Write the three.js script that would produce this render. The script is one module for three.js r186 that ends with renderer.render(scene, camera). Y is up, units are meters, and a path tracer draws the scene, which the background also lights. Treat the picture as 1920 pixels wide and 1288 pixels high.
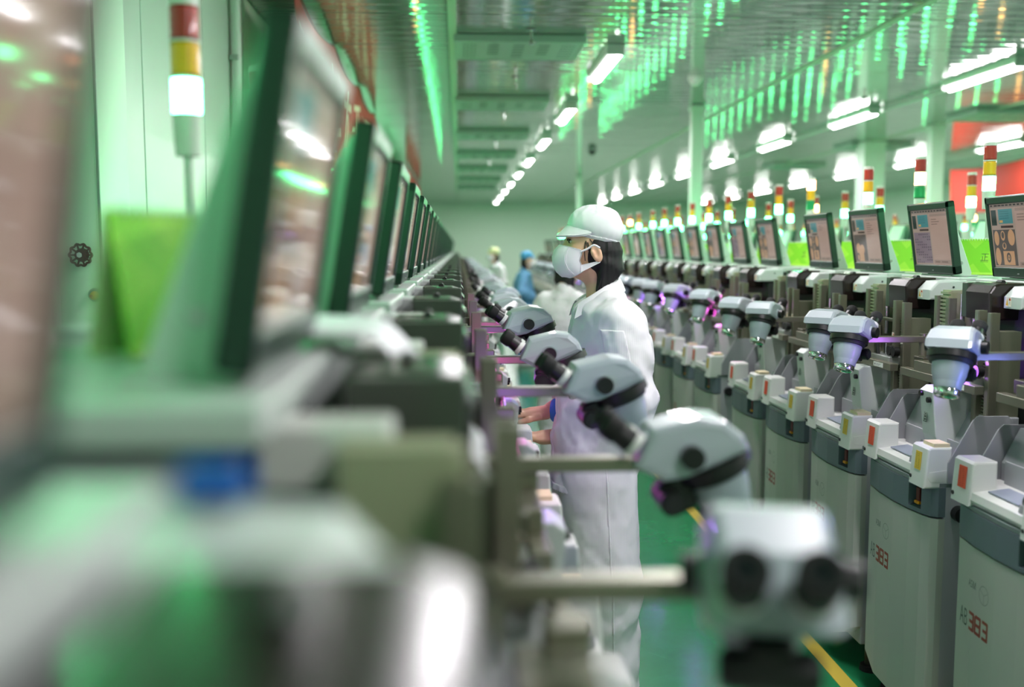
import * as THREE from 'three';
import { RoundedBoxGeometry } from 'three/addons/geometries/RoundedBoxGeometry.js';
import { RectAreaLightUniformsLib } from 'three/addons/lights/RectAreaLightUniformsLib.js';
import { mergeGeometries } from 'three/addons/utils/BufferGeometryUtils.js';

// ------------------------------------------------------------------ camera, light, exposure
const scene = new THREE.Scene();
scene.background = new THREE.Color(0x000000);
const camera = new THREE.PerspectiveCamera(2 * Math.atan(644 / 1867) * 180 / Math.PI, 1920 / 1288, 0.05, 80);
camera.filmGauge = 36;
camera.position.set(0, 1.56, 0);
camera.rotation.order = 'YXZ';
camera.rotation.set(-5.446 * Math.PI / 180, -3.052 * Math.PI / 180, 0);
camera.focus = 3.35;
camera.userData.fStop = 1.5;
const renderer = new THREE.WebGLRenderer({ antialias: true });
renderer.toneMapping = THREE.LinearToneMapping;
renderer.toneMappingExposure = 1.14;
renderer.shadowMap.enabled = true;
RectAreaLightUniformsLib.init();
const TUBE_LIGHT = 84, TUBE_GLOW = 20;          // the ceiling tubes: light sent down, glow seen
const SIGNAL_LIGHT = 0.1, SIGNAL_GLOW = 36;   // the lit segments of the signal towers
const CEIL = 3.04;                             // ceiling height

// ------------------------------------------------------------------ helpers
const PI = Math.PI;
let seed = 7;
const rnd = () => { seed = (seed * 16807) % 2147483647; return seed / 2147483647; };
const used = {};
const numbered = (n) => { const k = used[n] = (used[n] ?? -1) + 1; return k ? `${n}_${String(k).padStart(3, '0')}` : n; };
const ONES = ['', 'first', 'second', 'third', 'fourth', 'fifth', 'sixth', 'seventh', 'eighth', 'ninth', 'tenth', 'eleventh', 'twelfth', 'thirteenth', 'fourteenth', 'fifteenth', 'sixteenth', 'seventeenth', 'eighteenth', 'nineteenth'];
const TENS = { 2: ['twentieth', 'twenty'], 3: ['thirtieth', 'thirty'], 4: ['fortieth', 'forty'] };
const ord = (n) => n < 20 ? ONES[n] : n % 10 ? `${TENS[Math.floor(n / 10)][1]}-${ONES[n % 10]}` : TENS[n / 10][0];
function shade(o) { o.traverse((m) => { if (m.isMesh) { m.castShadow = true; m.receiveShadow = true; } }); return o; }
function thing(name, label, category, pos = [0, 0, 0], turn = 0, group) {
  const o = new THREE.Group(); o.name = numbered(name); scene.add(o);
  o.position.set(...pos); o.rotation.y = turn; o.userData = { label, category };
  if (group) o.userData.group = group;
  return o;
}
function place(proto, pos, turn, label, group) {
  const o = proto.clone(); o.name = numbered(proto.userData.base); scene.add(o);
  o.position.set(...pos); o.rotation.y = turn;
  o.userData = { label, category: proto.userData.cat };
  if (group) o.userData.group = group;
  return o;
}
function proto(base, cat) { const o = new THREE.Group(); o.userData = { base, cat }; return o; }
function part(parent, name, geo, mat, x = 0, y = 0, z = 0, rx = 0, ry = 0, rz = 0) {
  const m = new THREE.Mesh(geo, mat); m.name = name; m.position.set(x, y, z); m.rotation.set(rx, ry, rz);
  m.castShadow = m.receiveShadow = true; parent.add(m); return m;
}
function structure(name, geo, mat) { const m = new THREE.Mesh(geo, mat); m.name = name; m.userData = { kind: 'structure' }; m.castShadow = m.receiveShadow = true; scene.add(m); return m; }
const cache = new Map();
const memo = (k, f) => { if (!cache.has(k)) cache.set(k, f()); return cache.get(k); };
const box = (w, h, d, r = 0.004) => memo(`b${w},${h},${d},${r}`, () => r > 0 ? new RoundedBoxGeometry(w, h, d, 1, Math.min(r, w / 2.1, h / 2.1, d / 2.1)) : new THREE.BoxGeometry(w, h, d));
const cyl = (r1, r2, h, n = 18) => memo(`c${r1},${r2},${h},${n}`, () => new THREE.CylinderGeometry(r1, r2, h, n));
const at = (g, x, y, z, rx = 0, ry = 0, rz = 0) => g.clone().applyMatrix4(new THREE.Matrix4().compose(new THREE.Vector3(x, y, z), new THREE.Quaternion().setFromEuler(new THREE.Euler(rx, ry, rz)), new THREE.Vector3(1, 1, 1)));
const plain = (g) => { const h = g.index ? g.toNonIndexed() : g.clone(); for (const k of Object.keys(h.attributes)) if (!['position', 'normal', 'uv'].includes(k)) h.deleteAttribute(k); return h; };
const join = (list) => mergeGeometries(list.map(plain));
// a side profile given as [z, y] points, extruded across x (centred)
function sideProfile(pts, width, bevel = 0.003) {
  const s = new THREE.Shape(pts.map(([z, y]) => new THREE.Vector2(-z, y)));
  const g = new THREE.ExtrudeGeometry(s, { depth: width - 2 * bevel, bevelEnabled: bevel > 0, bevelThickness: bevel, bevelSize: bevel, bevelOffset: -bevel, bevelSegments: 2, steps: 1 });
  g.translate(0, 0, -(width - 2 * bevel) / 2); g.rotateY(PI / 2);
  return g;
}
const M = (color, roughness = 0.5, metalness = 0, extra = {}) => new THREE.MeshPhysicalMaterial({ color, roughness, metalness, ...extra });
function canvasTex(w, h, draw) {
  const c = document.createElement('canvas'); c.width = w; c.height = h; draw(c.getContext('2d'), w, h);
  const t = new THREE.CanvasTexture(c); t.colorSpace = THREE.SRGBColorSpace; return t;
}
function noise3(x, y, z) {   // cheap smooth value noise in -1..1
  const f = (i, j, k) => { let n = Math.sin(i * 127.1 + j * 311.7 + k * 74.7) * 43758.5453; return (n - Math.floor(n)) * 2 - 1; };
  const i = Math.floor(x), j = Math.floor(y), k = Math.floor(z), u = x - i, v = y - j, w = z - k, s = (t) => t * t * (3 - 2 * t), L = (a, b, t) => a + (b - a) * t;
  const a = s(u), b = s(v), c = s(w);
  return L(L(L(f(i, j, k), f(i + 1, j, k), a), L(f(i, j + 1, k), f(i + 1, j + 1, k), a), b), L(L(f(i, j, k + 1), f(i + 1, j, k + 1), a), L(f(i, j + 1, k + 1), f(i + 1, j + 1, k + 1), a), b), c);
}

const grid = (nu, nv, f, thick) => {   // a sheet with a little thickness
  const side = (off) => { const p = []; for (let j = 0; j <= nv; j++) for (let i = 0; i <= nu; i++) p.push(...f(i / nu, j / nv, off)); return p; };
  const a = side(0), b = side(thick), pos = [...a, ...b], N = (nu + 1) * (nv + 1), idx = [];
  for (let j = 0; j < nv; j++) for (let i = 0; i < nu; i++) { const q = j * (nu + 1) + i; idx.push(q, q + 1, q + nu + 2, q, q + nu + 2, q + nu + 1, N + q, N + q + nu + 2, N + q + 1, N + q, N + q + nu + 1, N + q + nu + 2); }
  const edge = (q, r) => idx.push(q, N + q, r, r, N + q, N + r);
  for (let i = 0; i < nu; i++) { edge(i + 1, i); edge(nv * (nu + 1) + i, nv * (nu + 1) + i + 1); } for (let j = 0; j < nv; j++) { edge(j * (nu + 1), (j + 1) * (nu + 1)); edge((j + 1) * (nu + 1) + nu, j * (nu + 1) + nu); }
  const uv = []; for (let i = 0; i < pos.length; i += 3) uv.push(pos[i] + pos[i + 2], pos[i + 1]);
  const g = new THREE.BufferGeometry(); g.setAttribute('position', new THREE.Float32BufferAttribute(pos, 3)); g.setAttribute('uv', new THREE.Float32BufferAttribute(uv, 2)); g.setIndex(idx); g.computeVertexNormals(); return g;
};

// ------------------------------------------------------------------ materials
const mat = {
  white: M('#d6d8d4', 0.42), panelWhite: M('#c3c8c0', 0.45), cabinet: M('#a3a4a9', 0.5), wing: M('#8f9195', 0.48), wingDark: M('#75797a', 0.5),
  band: M('#5d6a72', 0.45), bandTop: M('#6d7a78', 0.4), recess: M('#3b444a', 0.6), steel: M('#8a8977', 0.34, 0.75), steelDark: M('#5c5a4c', 0.4, 0.7), chrome: M('#d8d8dc', 0.15, 1),
  black: M('#0c0d0e', 0.42), blackSoft: M('#15171a', 0.6), housing: M('#1c1f20', 0.55), glassLens: M('#16161c', 0.06, 0, { clearcoat: 1 }),
  smoke: M('#2f2420', 0.22, 0, { transmission: 0.5, thickness: 0 }), coverSide: M('#3a4138', 0.35), brown: M('#6e5344', 0.5), magazine: M('#9c9f82', 0.45, 0.3), magazineDark: M('#6d705c', 0.5, 0.4),
  keypad: M('#8d95a5', 0.5), yellowKey: M('#cbb56a', 0.5), cream: M('#d9cba8', 0.8), red: M('#571009', 0.35), amberTab: M('#d08a08', 0.35),
  scope: M('#a9b2ba', 0.32, 0, { clearcoat: 0.25 }), scopeLow: M('#98a4ac', 0.35), bezel: M('#183226', 0.32), mount: M('#b9c4bc', 0.45),
  rubber: M('#121212', 0.8), deck: M('#b2bab5', 0.4), headGrey: M('#bac2be', 0.42), shield: M('#8c8794', 0.42, 0.2), alu: M('#aab0ac', 0.35, 0.6),
  lensRed: M('#a52a22', 0.28, 0, { clearcoat: 0.5 }), lensAmber: M('#e0a800', 0.3, 0, { clearcoat: 0.5 }), lensGreen: M('#0a8a4c', 0.3, 0, { clearcoat: 0.5 }), towerBase: M('#c3c9bf', 0.4), pole: M('#b6bbb4', 0.35, 0.4),
  glowGreen: M('#0a3a1e', 0.4, 0, { emissive: new THREE.Color().setRGB(0.07, 1.0, 0.3), emissiveIntensity: SIGNAL_GLOW }),
  glowAmber: M('#4a2a08', 0.4, 0, { emissive: new THREE.Color().setRGB(1.0, 0.5, 0.16), emissiveIntensity: SIGNAL_GLOW * 0.55 }),
  glowRed: M('#4a1208', 0.4, 0, { emissive: new THREE.Color().setRGB(1.0, 0.36, 0.16), emissiveIntensity: SIGNAL_GLOW * 0.45 }),
  tube: M('#ffffff', 0.5, 0, { emissive: new THREE.Color().setRGB(1, 0.985, 0.96), emissiveIntensity: TUBE_GLOW }),
  fixture: M('#b8bcb9', 0.35, 0.2), blueKnob: M('#0b56a8', 0.4), screwDark: M('#2a2c2e', 0.5),
};
const PRINT = {};
PRINT.front = canvasTex(720, 975, (c, w, h) => {
  c.fillStyle = '#abaea6'; c.fillRect(0, 0, w, h);
  const X = (m) => (m + 0.24) / 0.48 * w, Y = (m) => (0.75 - m) / 0.65 * h;
  c.fillStyle = '#26302c'; c.font = '44px sans-serif'; c.save(); c.translate(X(-0.125), Y(0.628)); c.scale(0.8, 1); c.fillText('ASM', 0, 0); c.restore();
  c.strokeStyle = '#6b6f68'; c.lineWidth = 2.5; const ox = X(-0.034), oy = Y(0.628);
  c.beginPath(); c.arc(ox, oy, 38, 0, 7); c.stroke(); c.lineWidth = 2;
  c.beginPath(); for (const a of [-150, -30, 90]) { c.moveTo(ox, oy); c.lineTo(ox + 36 * Math.cos(a * PI / 180), oy + 36 * Math.sin(a * PI / 180)); } c.stroke();
  c.fillStyle = '#2a332f'; c.font = '100px sans-serif'; c.save(); c.translate(X(-0.178), Y(0.508)); c.scale(0.66, 1); c.fillText('AB', 0, 0); c.restore();
  c.strokeStyle = '#8a2d26'; c.lineWidth = 14; c.lineJoin = 'round';
  const top = Y(0.508) - 72, bot = Y(0.508) - 4, mid = (top + bot) / 2;
  [0, 1, 2].forEach((k) => {
    const l = X(-0.114) + k * 58, r = l + 42;
    c.beginPath(); c.moveTo(l, top); c.lineTo(r, top); c.lineTo(r, bot); c.lineTo(l, bot); if (k === 1) c.lineTo(l, top); c.stroke();
    c.beginPath(); c.moveTo(k === 1 ? l : l + 6, mid); c.lineTo(r, mid); c.stroke();
  });
});
const label2 = (bg, fg) => canvasTex(64, 96, (c, w, h) => { c.fillStyle = bg; c.fillRect(0, 0, w, h); c.fillStyle = fg; for (let y = 12; y < h - 8; y += 9) for (let x = 8; x < w - 8; x += 7) if (Math.sin(x * 12.3 + y * 7.7) > -0.2) c.fillRect(x, y, 4, 5); });
mat.front = M('#ffffff', 0.45, 0, { map: PRINT.front });
mat.labelOrange = M('#ffffff', 0.6, 0, { map: label2('#d9502f', '#b03a22') });
mat.labelYellow = M('#ffffff', 0.6, 0, { map: label2('#d3b23a', '#8d7420') });
mat.sticker = M('#ffffff', 0.6, 0, { map: canvasTex(128, 32, (c, w, h) => { c.fillStyle = '#e8e8e4'; c.fillRect(0, 0, w, h); c.fillStyle = '#777'; c.fillRect(14, 9, 14, 14); for (let i = 0; i < 3; i++) c.fillRect(36, 9 + i * 6, 70 - i * 12, 2); }) });
mat.caution = M('#ffffff', 0.6, 0, { map: canvasTex(64, 64, (c, w, h) => { c.fillStyle = '#e6e2d6'; c.fillRect(0, 0, w, h); c.fillStyle = '#d8aa20'; c.beginPath(); c.moveTo(18, 8); c.lineTo(34, 56); c.lineTo(4, 56); c.fill(); c.fillStyle = '#b04a24'; c.fillRect(38, 8, 22, 16); c.fillStyle = '#555'; c.fillRect(40, 32, 18, 3); c.fillRect(40, 42, 18, 3); }) });
mat.emblem = M('#ffffff', 0.6, 0, { map: canvasTex(32, 64, (c, w, h) => { c.fillStyle = '#2c3a33'; c.fillRect(0, 0, w, h); c.strokeStyle = '#b9c4ba'; c.lineWidth = 3; c.strokeRect(5, 6, 22, 52); c.beginPath(); c.arc(16, 24, 7, 0, 7); c.stroke(); c.fillStyle = '#b9c4ba'; c.fillRect(9, 42, 14, 4); }) });
// the machine's camera picture and menus, four different pictures
const screens = [0, 1, 2, 3].map((v) => canvasTex(320, 256, (c, w, h) => {
  c.fillStyle = '#b39a8c'; c.fillRect(0, 0, w, h);
  c.fillStyle = '#8e8378'; c.fillRect(0, 0, w, 16); c.fillStyle = '#3a3a38'; for (let i = 0; i < 12; i++) c.fillRect(8 + i * 25, 4, 14 + (i * 7) % 8, 6);
  c.fillStyle = '#a79788'; c.fillRect(0, 16, 162, 240);
  c.fillStyle = '#2f4038'; c.fillRect(8, 24, 34, 62); c.fillStyle = '#4e8c8c'; c.fillRect(56, 22, 92, 58); c.fillStyle = '#c9a86a'; c.fillRect(60, 66, 22, 10); c.fillStyle = '#3d7676'; for (let i = 0; i < 4; i++) c.fillRect(64, 30 + i * 9, 60, 3);
  c.fillStyle = '#453c36'; c.fillRect(66, 88, 80, 9);
  c.fillStyle = '#5d5852'; c.fillRect(8, 104, 146, 144);
  c.fillStyle = '#c69d76';
  const blob = (x, y, rx, ry) => { c.beginPath(); c.ellipse(x, y, rx, ry, 0, 0, 7); c.fill(); };
  if (v === 0 || v === 3) { blob(30, 138, 16, 30); blob(72, 128, 14, 20); blob(126, 136, 22, 32); blob(30, 212, 18, 36); blob(76, 170, 13, 14); c.fillRect(64, 190, 72, 56); c.fillStyle = '#5d5852'; blob(72, 126, 9, 13); blob(76, 168, 8, 10); blob(98, 216, 14, 20); c.fillStyle = '#c69d76'; blob(98, 216, 7, 11); c.fillStyle = '#5d5852'; blob(98, 216, 3, 5); }
  if (v === 1) { c.fillRect(30, 176, 80, 72); blob(52, 180, 26, 30); blob(96, 184, 26, 26); c.fillStyle = '#5d5852'; blob(40, 226, 16, 24); c.fillStyle = '#c69d76'; blob(40, 228, 9, 15); }
  if (v === 2) { c.fillStyle = '#84767e'; c.fillRect(8, 104, 146, 144); c.fillStyle = '#5b4f5b'; for (let y = 110; y < 244; y += 12) for (let x = 14; x < 150; x += 18) if (Math.sin(x * 3.1 + y * 1.7) > -0.3) c.fillRect(x, y, 11, 6); }
  c.fillStyle = '#9c8a7e'; c.fillRect(166, 20, 150, 12); c.fillRect(166, 232, 150, 18);
  c.fillStyle = '#7b6a60'; for (let i = 0; i < (v === 1 ? 6 : 3); i++) c.fillRect(176, 44 + i * 11, 44 + (i * 23) % 40, 3);
  c.fillRect(176, 238, 40, 6); c.fillRect(230, 238, 52, 6);
}));
mat.screens = screens.map((t) => M('#050505', 0.07, 0, { emissive: 0xffffff, emissiveMap: t, emissiveIntensity: 0.62 }));
mat.calendar = M('#ffffff', 0.55, 0, { map: canvasTex(256, 220, (c, w, h) => {
  c.fillStyle = '#90cf34'; c.fillRect(0, 0, w, h); c.fillStyle = '#7ac524'; c.beginPath(); c.moveTo(0, 0); c.lineTo(70, 0); c.lineTo(128, 60); c.lineTo(186, 0); c.lineTo(256, 0); c.lineTo(256, 40); c.lineTo(165, 120); c.lineTo(256, 220); c.lineTo(190, 220); c.lineTo(128, 150); c.lineTo(40, 220); c.lineTo(0, 220); c.lineTo(0, 170); c.lineTo(80, 105); c.lineTo(0, 30); c.fill();
  c.fillStyle = '#a8d94a'; c.fillRect(0, 205, w, 15);
  c.strokeStyle = '#3c5a2a'; c.lineWidth = 4; c.beginPath(); c.moveTo(170, 92); c.lineTo(212, 92); c.moveTo(192, 92); c.lineTo(192, 132); c.moveTo(192, 110); c.lineTo(208, 110); c.moveTo(178, 106); c.lineTo(178, 132); c.moveTo(168, 132); c.lineTo(214, 132); c.stroke(); c.lineWidth = 2; c.beginPath(); c.moveTo(168, 140); c.lineTo(214, 140); c.stroke();
}) });
mat.calendarBoard = M('#cfe0b0', 0.6);

// ------------------------------------------------------------------ the room
const DEEP = -33.8, NEAR = 3.2, LEFT = -1.25, RIGHT = 11.2;
{
  const ceilMat = M('#959c98', 0.05, 0.4, { specularIntensity: 1 });
  const ceilSlab = M('#7d8582', 0.6);
  const c = structure('ceiling', new THREE.BoxGeometry(RIGHT - LEFT + 0.6, 0.2, NEAR - DEEP + 0.6), ceilSlab);
  c.position.set((RIGHT + LEFT) / 2, CEIL + 0.115, (NEAR + DEEP) / 2);
  // ribbed sheet panels, laid across the room, 0.97 m wide
  const pitch = 0.97, ribs = 11, A = 0.0011;
  const sheet = (w) => {
    const n = ribs * 8, d = pitch - 0.012, pos = [], nor = [], idx = [];
    for (let i = 0; i <= n; i++) {
      const z = -d / 2 + d * i / n, ph = 2 * PI * ribs * i / n, wob = 0.55 + 0.45 * Math.sin(i * 0.37 + 1.3);
      const y = -A * wob * (0.5 - 0.5 * Math.cos(ph)), dy = -A * wob * 0.5 * Math.sin(ph) * 2 * PI * ribs / d, l = Math.hypot(dy, 1);
      for (const s of [-1, 1]) { pos.push(s * w / 2, y, z); nor.push(0, -1 / l, dy / l); }
      if (i < n) { const a = 2 * i; idx.push(a, a + 1, a + 2, a + 1, a + 3, a + 2); }
    }
    const g = new THREE.BufferGeometry(); g.setAttribute('position', new THREE.Float32BufferAttribute(pos, 3)); g.setAttribute('normal', new THREE.Float32BufferAttribute(nor, 3)); g.setIndex(idx); return g;
  };
  const cols = [[LEFT, -0.05], [-0.02, 2.81], [2.87, 5.7], [5.76, 8.5], [8.56, RIGHT]];
  const sheets = cols.map(([a, b]) => sheet(b - a));
  for (let k = 0; k * pitch < NEAR - DEEP - 0.5; k++) cols.forEach(([a, b], j) => {
    const m = part(c, 'ceiling_panel', sheets[j], ceilMat); m.position.set((a + b) / 2 - c.position.x, CEIL - c.position.y, NEAR - pitch * (k + 0.5) + 0.03 - c.position.z);
  });
  const stripMat = M('#9fb39a', 0.4, 0.2);
  for (const x of [-0.035, 2.84, 5.73, 8.53]) part(c, 'ceiling_strip', box(0.055, 0.012, NEAR - DEEP, 0.002), stripMat, x - c.position.x, CEIL - 0.004 - c.position.y, 0);

  const floorTex = canvasTex(512, 512, (g, w, h) => { g.fillStyle = '#1d7a4c'; g.fillRect(0, 0, w, h); for (let i = 0; i < 900; i++) { const r = 4 + 26 * rnd(); g.globalAlpha = 0.05; g.fillStyle = rnd() > 0.5 ? '#2c9560' : '#14603a'; g.beginPath(); g.arc(rnd() * w, rnd() * h, r, 0, 7); g.fill(); } g.globalAlpha = 0.25; g.strokeStyle = '#4aa37a'; for (let i = 0; i < 60; i++) { const x = rnd() * w, y = rnd() * h; g.beginPath(); g.moveTo(x, y); g.lineTo(x + 30 * (rnd() - 0.5), y + 30 * (rnd() - 0.5)); g.stroke(); } });
  floorTex.wrapS = floorTex.wrapT = THREE.RepeatWrapping; floorTex.repeat.set(6, 18);
  const f = structure('floor', new THREE.BoxGeometry(RIGHT - LEFT + 0.6, 0.2, NEAR - DEEP + 0.6), M('#ffffff', 0.2, 0, { map: floorTex }));
  f.position.set((RIGHT + LEFT) / 2, -0.1, (NEAR + DEEP) / 2);
  for (const x of [1.385, 0.26]) part(f, 'marking_line', box(0.06, 0.002, NEAR - DEEP - 0.1, 0), M('#b9a63a', 0.4), x - f.position.x, 0.101, 0);

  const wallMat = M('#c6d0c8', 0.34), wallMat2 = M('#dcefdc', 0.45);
  const wl = structure('wall_left', new THREE.BoxGeometry(0.2, CEIL + 0.1, NEAR - DEEP), wallMat); wl.position.set(LEFT - 0.11, CEIL / 2, (NEAR + DEEP) / 2);
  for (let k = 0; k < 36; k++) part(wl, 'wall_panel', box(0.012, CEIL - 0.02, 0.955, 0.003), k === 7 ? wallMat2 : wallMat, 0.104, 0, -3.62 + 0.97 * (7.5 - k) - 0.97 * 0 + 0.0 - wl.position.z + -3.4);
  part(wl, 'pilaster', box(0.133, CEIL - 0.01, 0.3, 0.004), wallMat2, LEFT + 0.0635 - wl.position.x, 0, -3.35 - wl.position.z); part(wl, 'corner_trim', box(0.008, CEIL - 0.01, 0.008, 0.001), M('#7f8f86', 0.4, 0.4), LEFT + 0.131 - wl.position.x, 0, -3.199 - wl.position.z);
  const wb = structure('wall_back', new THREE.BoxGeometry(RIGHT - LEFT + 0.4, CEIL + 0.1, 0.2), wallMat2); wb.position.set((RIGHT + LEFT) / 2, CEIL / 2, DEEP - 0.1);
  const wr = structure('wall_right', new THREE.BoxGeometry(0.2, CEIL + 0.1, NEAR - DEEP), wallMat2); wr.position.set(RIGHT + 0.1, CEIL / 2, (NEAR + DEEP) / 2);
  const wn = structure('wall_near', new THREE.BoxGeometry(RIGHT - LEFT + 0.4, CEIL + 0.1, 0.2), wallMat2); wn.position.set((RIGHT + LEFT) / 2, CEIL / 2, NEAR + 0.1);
}

// ------------------------------------------------------------------ ceiling lamps
{
  const p = proto('ceiling_lamp', 'lamp');
  part(p, 'housing', sideProfile([[-0.07, 0], [0.07, 0], [0.05, -0.035], [0.03, -0.045], [-0.03, -0.045], [-0.05, -0.035]], 1.2, 0.003), mat.fixture, 0, 0.06, 0, 0, PI / 2, 0);
  part(p, 'lamp_tube', (() => { const g = new THREE.CylinderGeometry(0.062, 0.062, 1.16, 20, 1, false, 0, PI); g.rotateZ(PI / 2); g.rotateX(PI / 2); g.scale(1, 0.62, 1); g.rotateY(PI / 2); return g; })(), mat.tube, 0, 0.012, 0);
  for (const s of [-1, 1]) part(p, 'end_cap', box(0.13, 0.06, 0.02, 0.008), mat.fixture, 0, 0.012, s * 0.59);
  const rows = [[1.15, 'the aisle beside the worker'], [4.37, 'the second aisle on the right'], [7.6, 'the third aisle on the right']];
  rows.forEach(([x, where], r) => {
    for (let k = -3; k < 9; k++) {
      const z = -(7.95 + (r ? 2.76 : 2.85) * k) - (r ? 0.3 : 0);
      if (z < DEEP + 1) continue;
      const y = CEIL - 0.062;
      const n = k + 1 - (r ? 0 : 0);
      place(p, [x, y, z], 0, k < 0 ? `ceiling tube lamp ${ord(-k)} before the first in view over ${where}` : `glowing ceiling tube lamp, ${ord(n)} from the front over ${where}`, 'ceiling tube lamps');
      const l = new THREE.RectAreaLight(new THREE.Color().setRGB(1, 0.93, 0.985), TUBE_LIGHT, 0.12, 1.16);
      l.position.set(x, y - 0.034, z); l.lookAt(x, 0, z); l.castShadow = true; scene.add(l);
    }
  });
  // cable duct along the second lamp row
  for (const [x, w] of [[4.37, 'second'], [7.6, 'third']]) { const d = thing('cable_duct', `thin grey cable duct the lamps of the ${w} aisle hang from`, 'cable duct', [x + 0.09, CEIL - 0.03, -14]); part(d, 'duct', box(0.03, 0.03, 34, 0.004), mat.fixture); }
}
// fan filter outlets, sprinklers and detectors under the ceiling
{
  const p = proto('ceiling_vent', 'vent');
  const vm = M('#8fa398', 0.45), hole = M('#3f4a45', 0.8), slot = M('#58645e', 0.7);
  part(p, 'frame', join([at(box(0.92, 0.05, 0.02, 0.003), 0, 0, 0.34), at(box(0.92, 0.05, 0.02, 0.003), 0, 0, -0.34), at(box(0.02, 0.05, 0.68, 0.003), 0.45, 0, 0), at(box(0.02, 0.05, 0.68, 0.003), -0.45, 0, 0)]), vm);
  part(p, 'face_plate', box(0.89, 0.02, 0.67, 0.003), vm, 0, -0.01, 0);
  const dots = []; for (const s of [-1, 1]) for (let i = 0; i < 4; i++) for (let j = 0; j < 6; j++) dots.push(at(cyl(0.007, 0.007, 0.004, 8), s * 0.35 + (i - 1.5) * 0.026, 0, (j - 2.5) * 0.085));
  part(p, 'hole_field', join(dots), hole, 0, -0.0205, 0);
  for (const x of [-0.18, 0, 0.18]) for (const z of [0.2, 0.1, 0, -0.1, -0.2]) if (!(x && z < -0.1)) part(p, 'slot', box(0.08, 0.004, 0.03, 0.001), slot, x, -0.02, z);
  let n = 0;
  for (const z of [-7.4, -10.2, -13.0, -15.8, -18.6, -21.4, -24.2]) place(p, [0.435, CEIL - 0.03, z], 0, `perforated fan outlet under the ceiling left of the lamps, ${ord(++n)} from front`, 'ceiling fan outlets');
  n = 0;
  for (const z of [-10.8, -14.2, -17.6]) place(p, [5.95, CEIL - 0.03, z], 0, `fan outlet under the ceiling on the far right, ${ord(++n)} from front`, 'ceiling fan outlets');
  const s = proto('sprinkler', 'sprinkler');
  part(s, 'escutcheon', cyl(0.035, 0.04, 0.01), mat.chrome, 0, -0.006, 0); part(s, 'stem', cyl(0.009, 0.011, 0.06), mat.chrome, 0, -0.04, 0); part(s, 'bulb', cyl(0.005, 0.005, 0.025, 10), mat.red, 0, -0.08, 0);
  part(s, 'yoke', (() => { const g = new THREE.TorusGeometry(0.016, 0.003, 6, 16); return g; })(), mat.chrome, 0, -0.082, 0); part(s, 'deflector', cyl(0.02, 0.02, 0.003), mat.chrome, 0, -0.1, 0);
  n = 0; for (const [x, z] of [[0.5, -6.9], [0.5, -8.8], [0.5, -11.0], [0.52, -14.0], [0.52, -17], [4.0, -9.8], [5.4, -8.2]]) place(s, [x, CEIL, z], 0, n++ < 5 ? `small chrome sprinkler head among the fan outlets, ${ord(n)} from front` : `small chrome sprinkler head ${n === 6 ? 'left' : 'right'} of the second lamp row`, 'sprinkler heads');
  const d = thing('smoke_detector', 'white round smoke detector on the ceiling between green streaks', 'detector', [2.05, CEIL, -8.7]);
  part(d, 'base', cyl(0.062, 0.066, 0.025), mat.white, 0, -0.0125, 0); part(d, 'dome', new THREE.SphereGeometry(0.055, 20, 10, 0, 2 * PI, 0, PI / 2), mat.white, 0, -0.025, 0, PI, 0, 0); for (const a of [-0.4, 0.3, 1.1]) part(d, 'slot', box(0.012, 0.012, 0.004, 0.001), mat.screwDark, 0.043 * Math.sin(a), -0.055, 0.043 * Math.cos(a));
  const e = thing('dome_camera', 'small grey dome camera on the ceiling above the worker', 'camera', [2.0, CEIL, -15]);
  part(e, 'base', cyl(0.07, 0.07, 0.03), mat.wingDark, 0, -0.015, 0); part(e, 'dome', new THREE.SphereGeometry(0.06, 20, 10, 0, 2 * PI, 0, PI / 2), mat.black, 0, -0.03, 0, PI, 0, 0);
}
// columns and pipes standing between the rows
{
  const cm = M('#b9cbbd', 0.35);
  const col = (name, label, x, z, w, cat = 'column') => { const t = thing(name, label, cat, [x, 0, z]); part(t, 'shaft', box(w, CEIL, w, 0.01), cm, 0, CEIL / 2, 0); part(t, 'foot_plate', box(w + 0.06, 0.02, w + 0.06, 0.003), cm, 0, 0.01, 0); part(t, 'collar', box(w + 0.03, 0.04, w + 0.03, 0.003), cm, 0, CEIL - 0.03, 0); };
  col('column', 'slim pale column rising behind the right machine row', 2.475, -10.4, 0.12);
  col('column', 'broad pale column behind the second row of signal towers', 5.75, -13.8, 0.3);
  col('column', 'narrow pale post rising over the cap of the worker', 2.48, -20.6, 0.1);
  col('column', 'pale column left of the red banner on the right', 5.75, -11.9, 0.16);
  const pipe = thing('conduit', 'white vertical conduit on the left wall behind the signal tower', 'pipe', [LEFT + 0.04, 0, -5.66]);
  part(pipe, 'tube', cyl(0.028, 0.028, CEIL, 16), mat.white, 0, CEIL / 2, 0); for (const y of [0.6, 1.6, 2.6]) part(pipe, 'clamp', box(0.05, 0.03, 0.075, 0.004), mat.alu, -0.008, y, 0);
}
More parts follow.
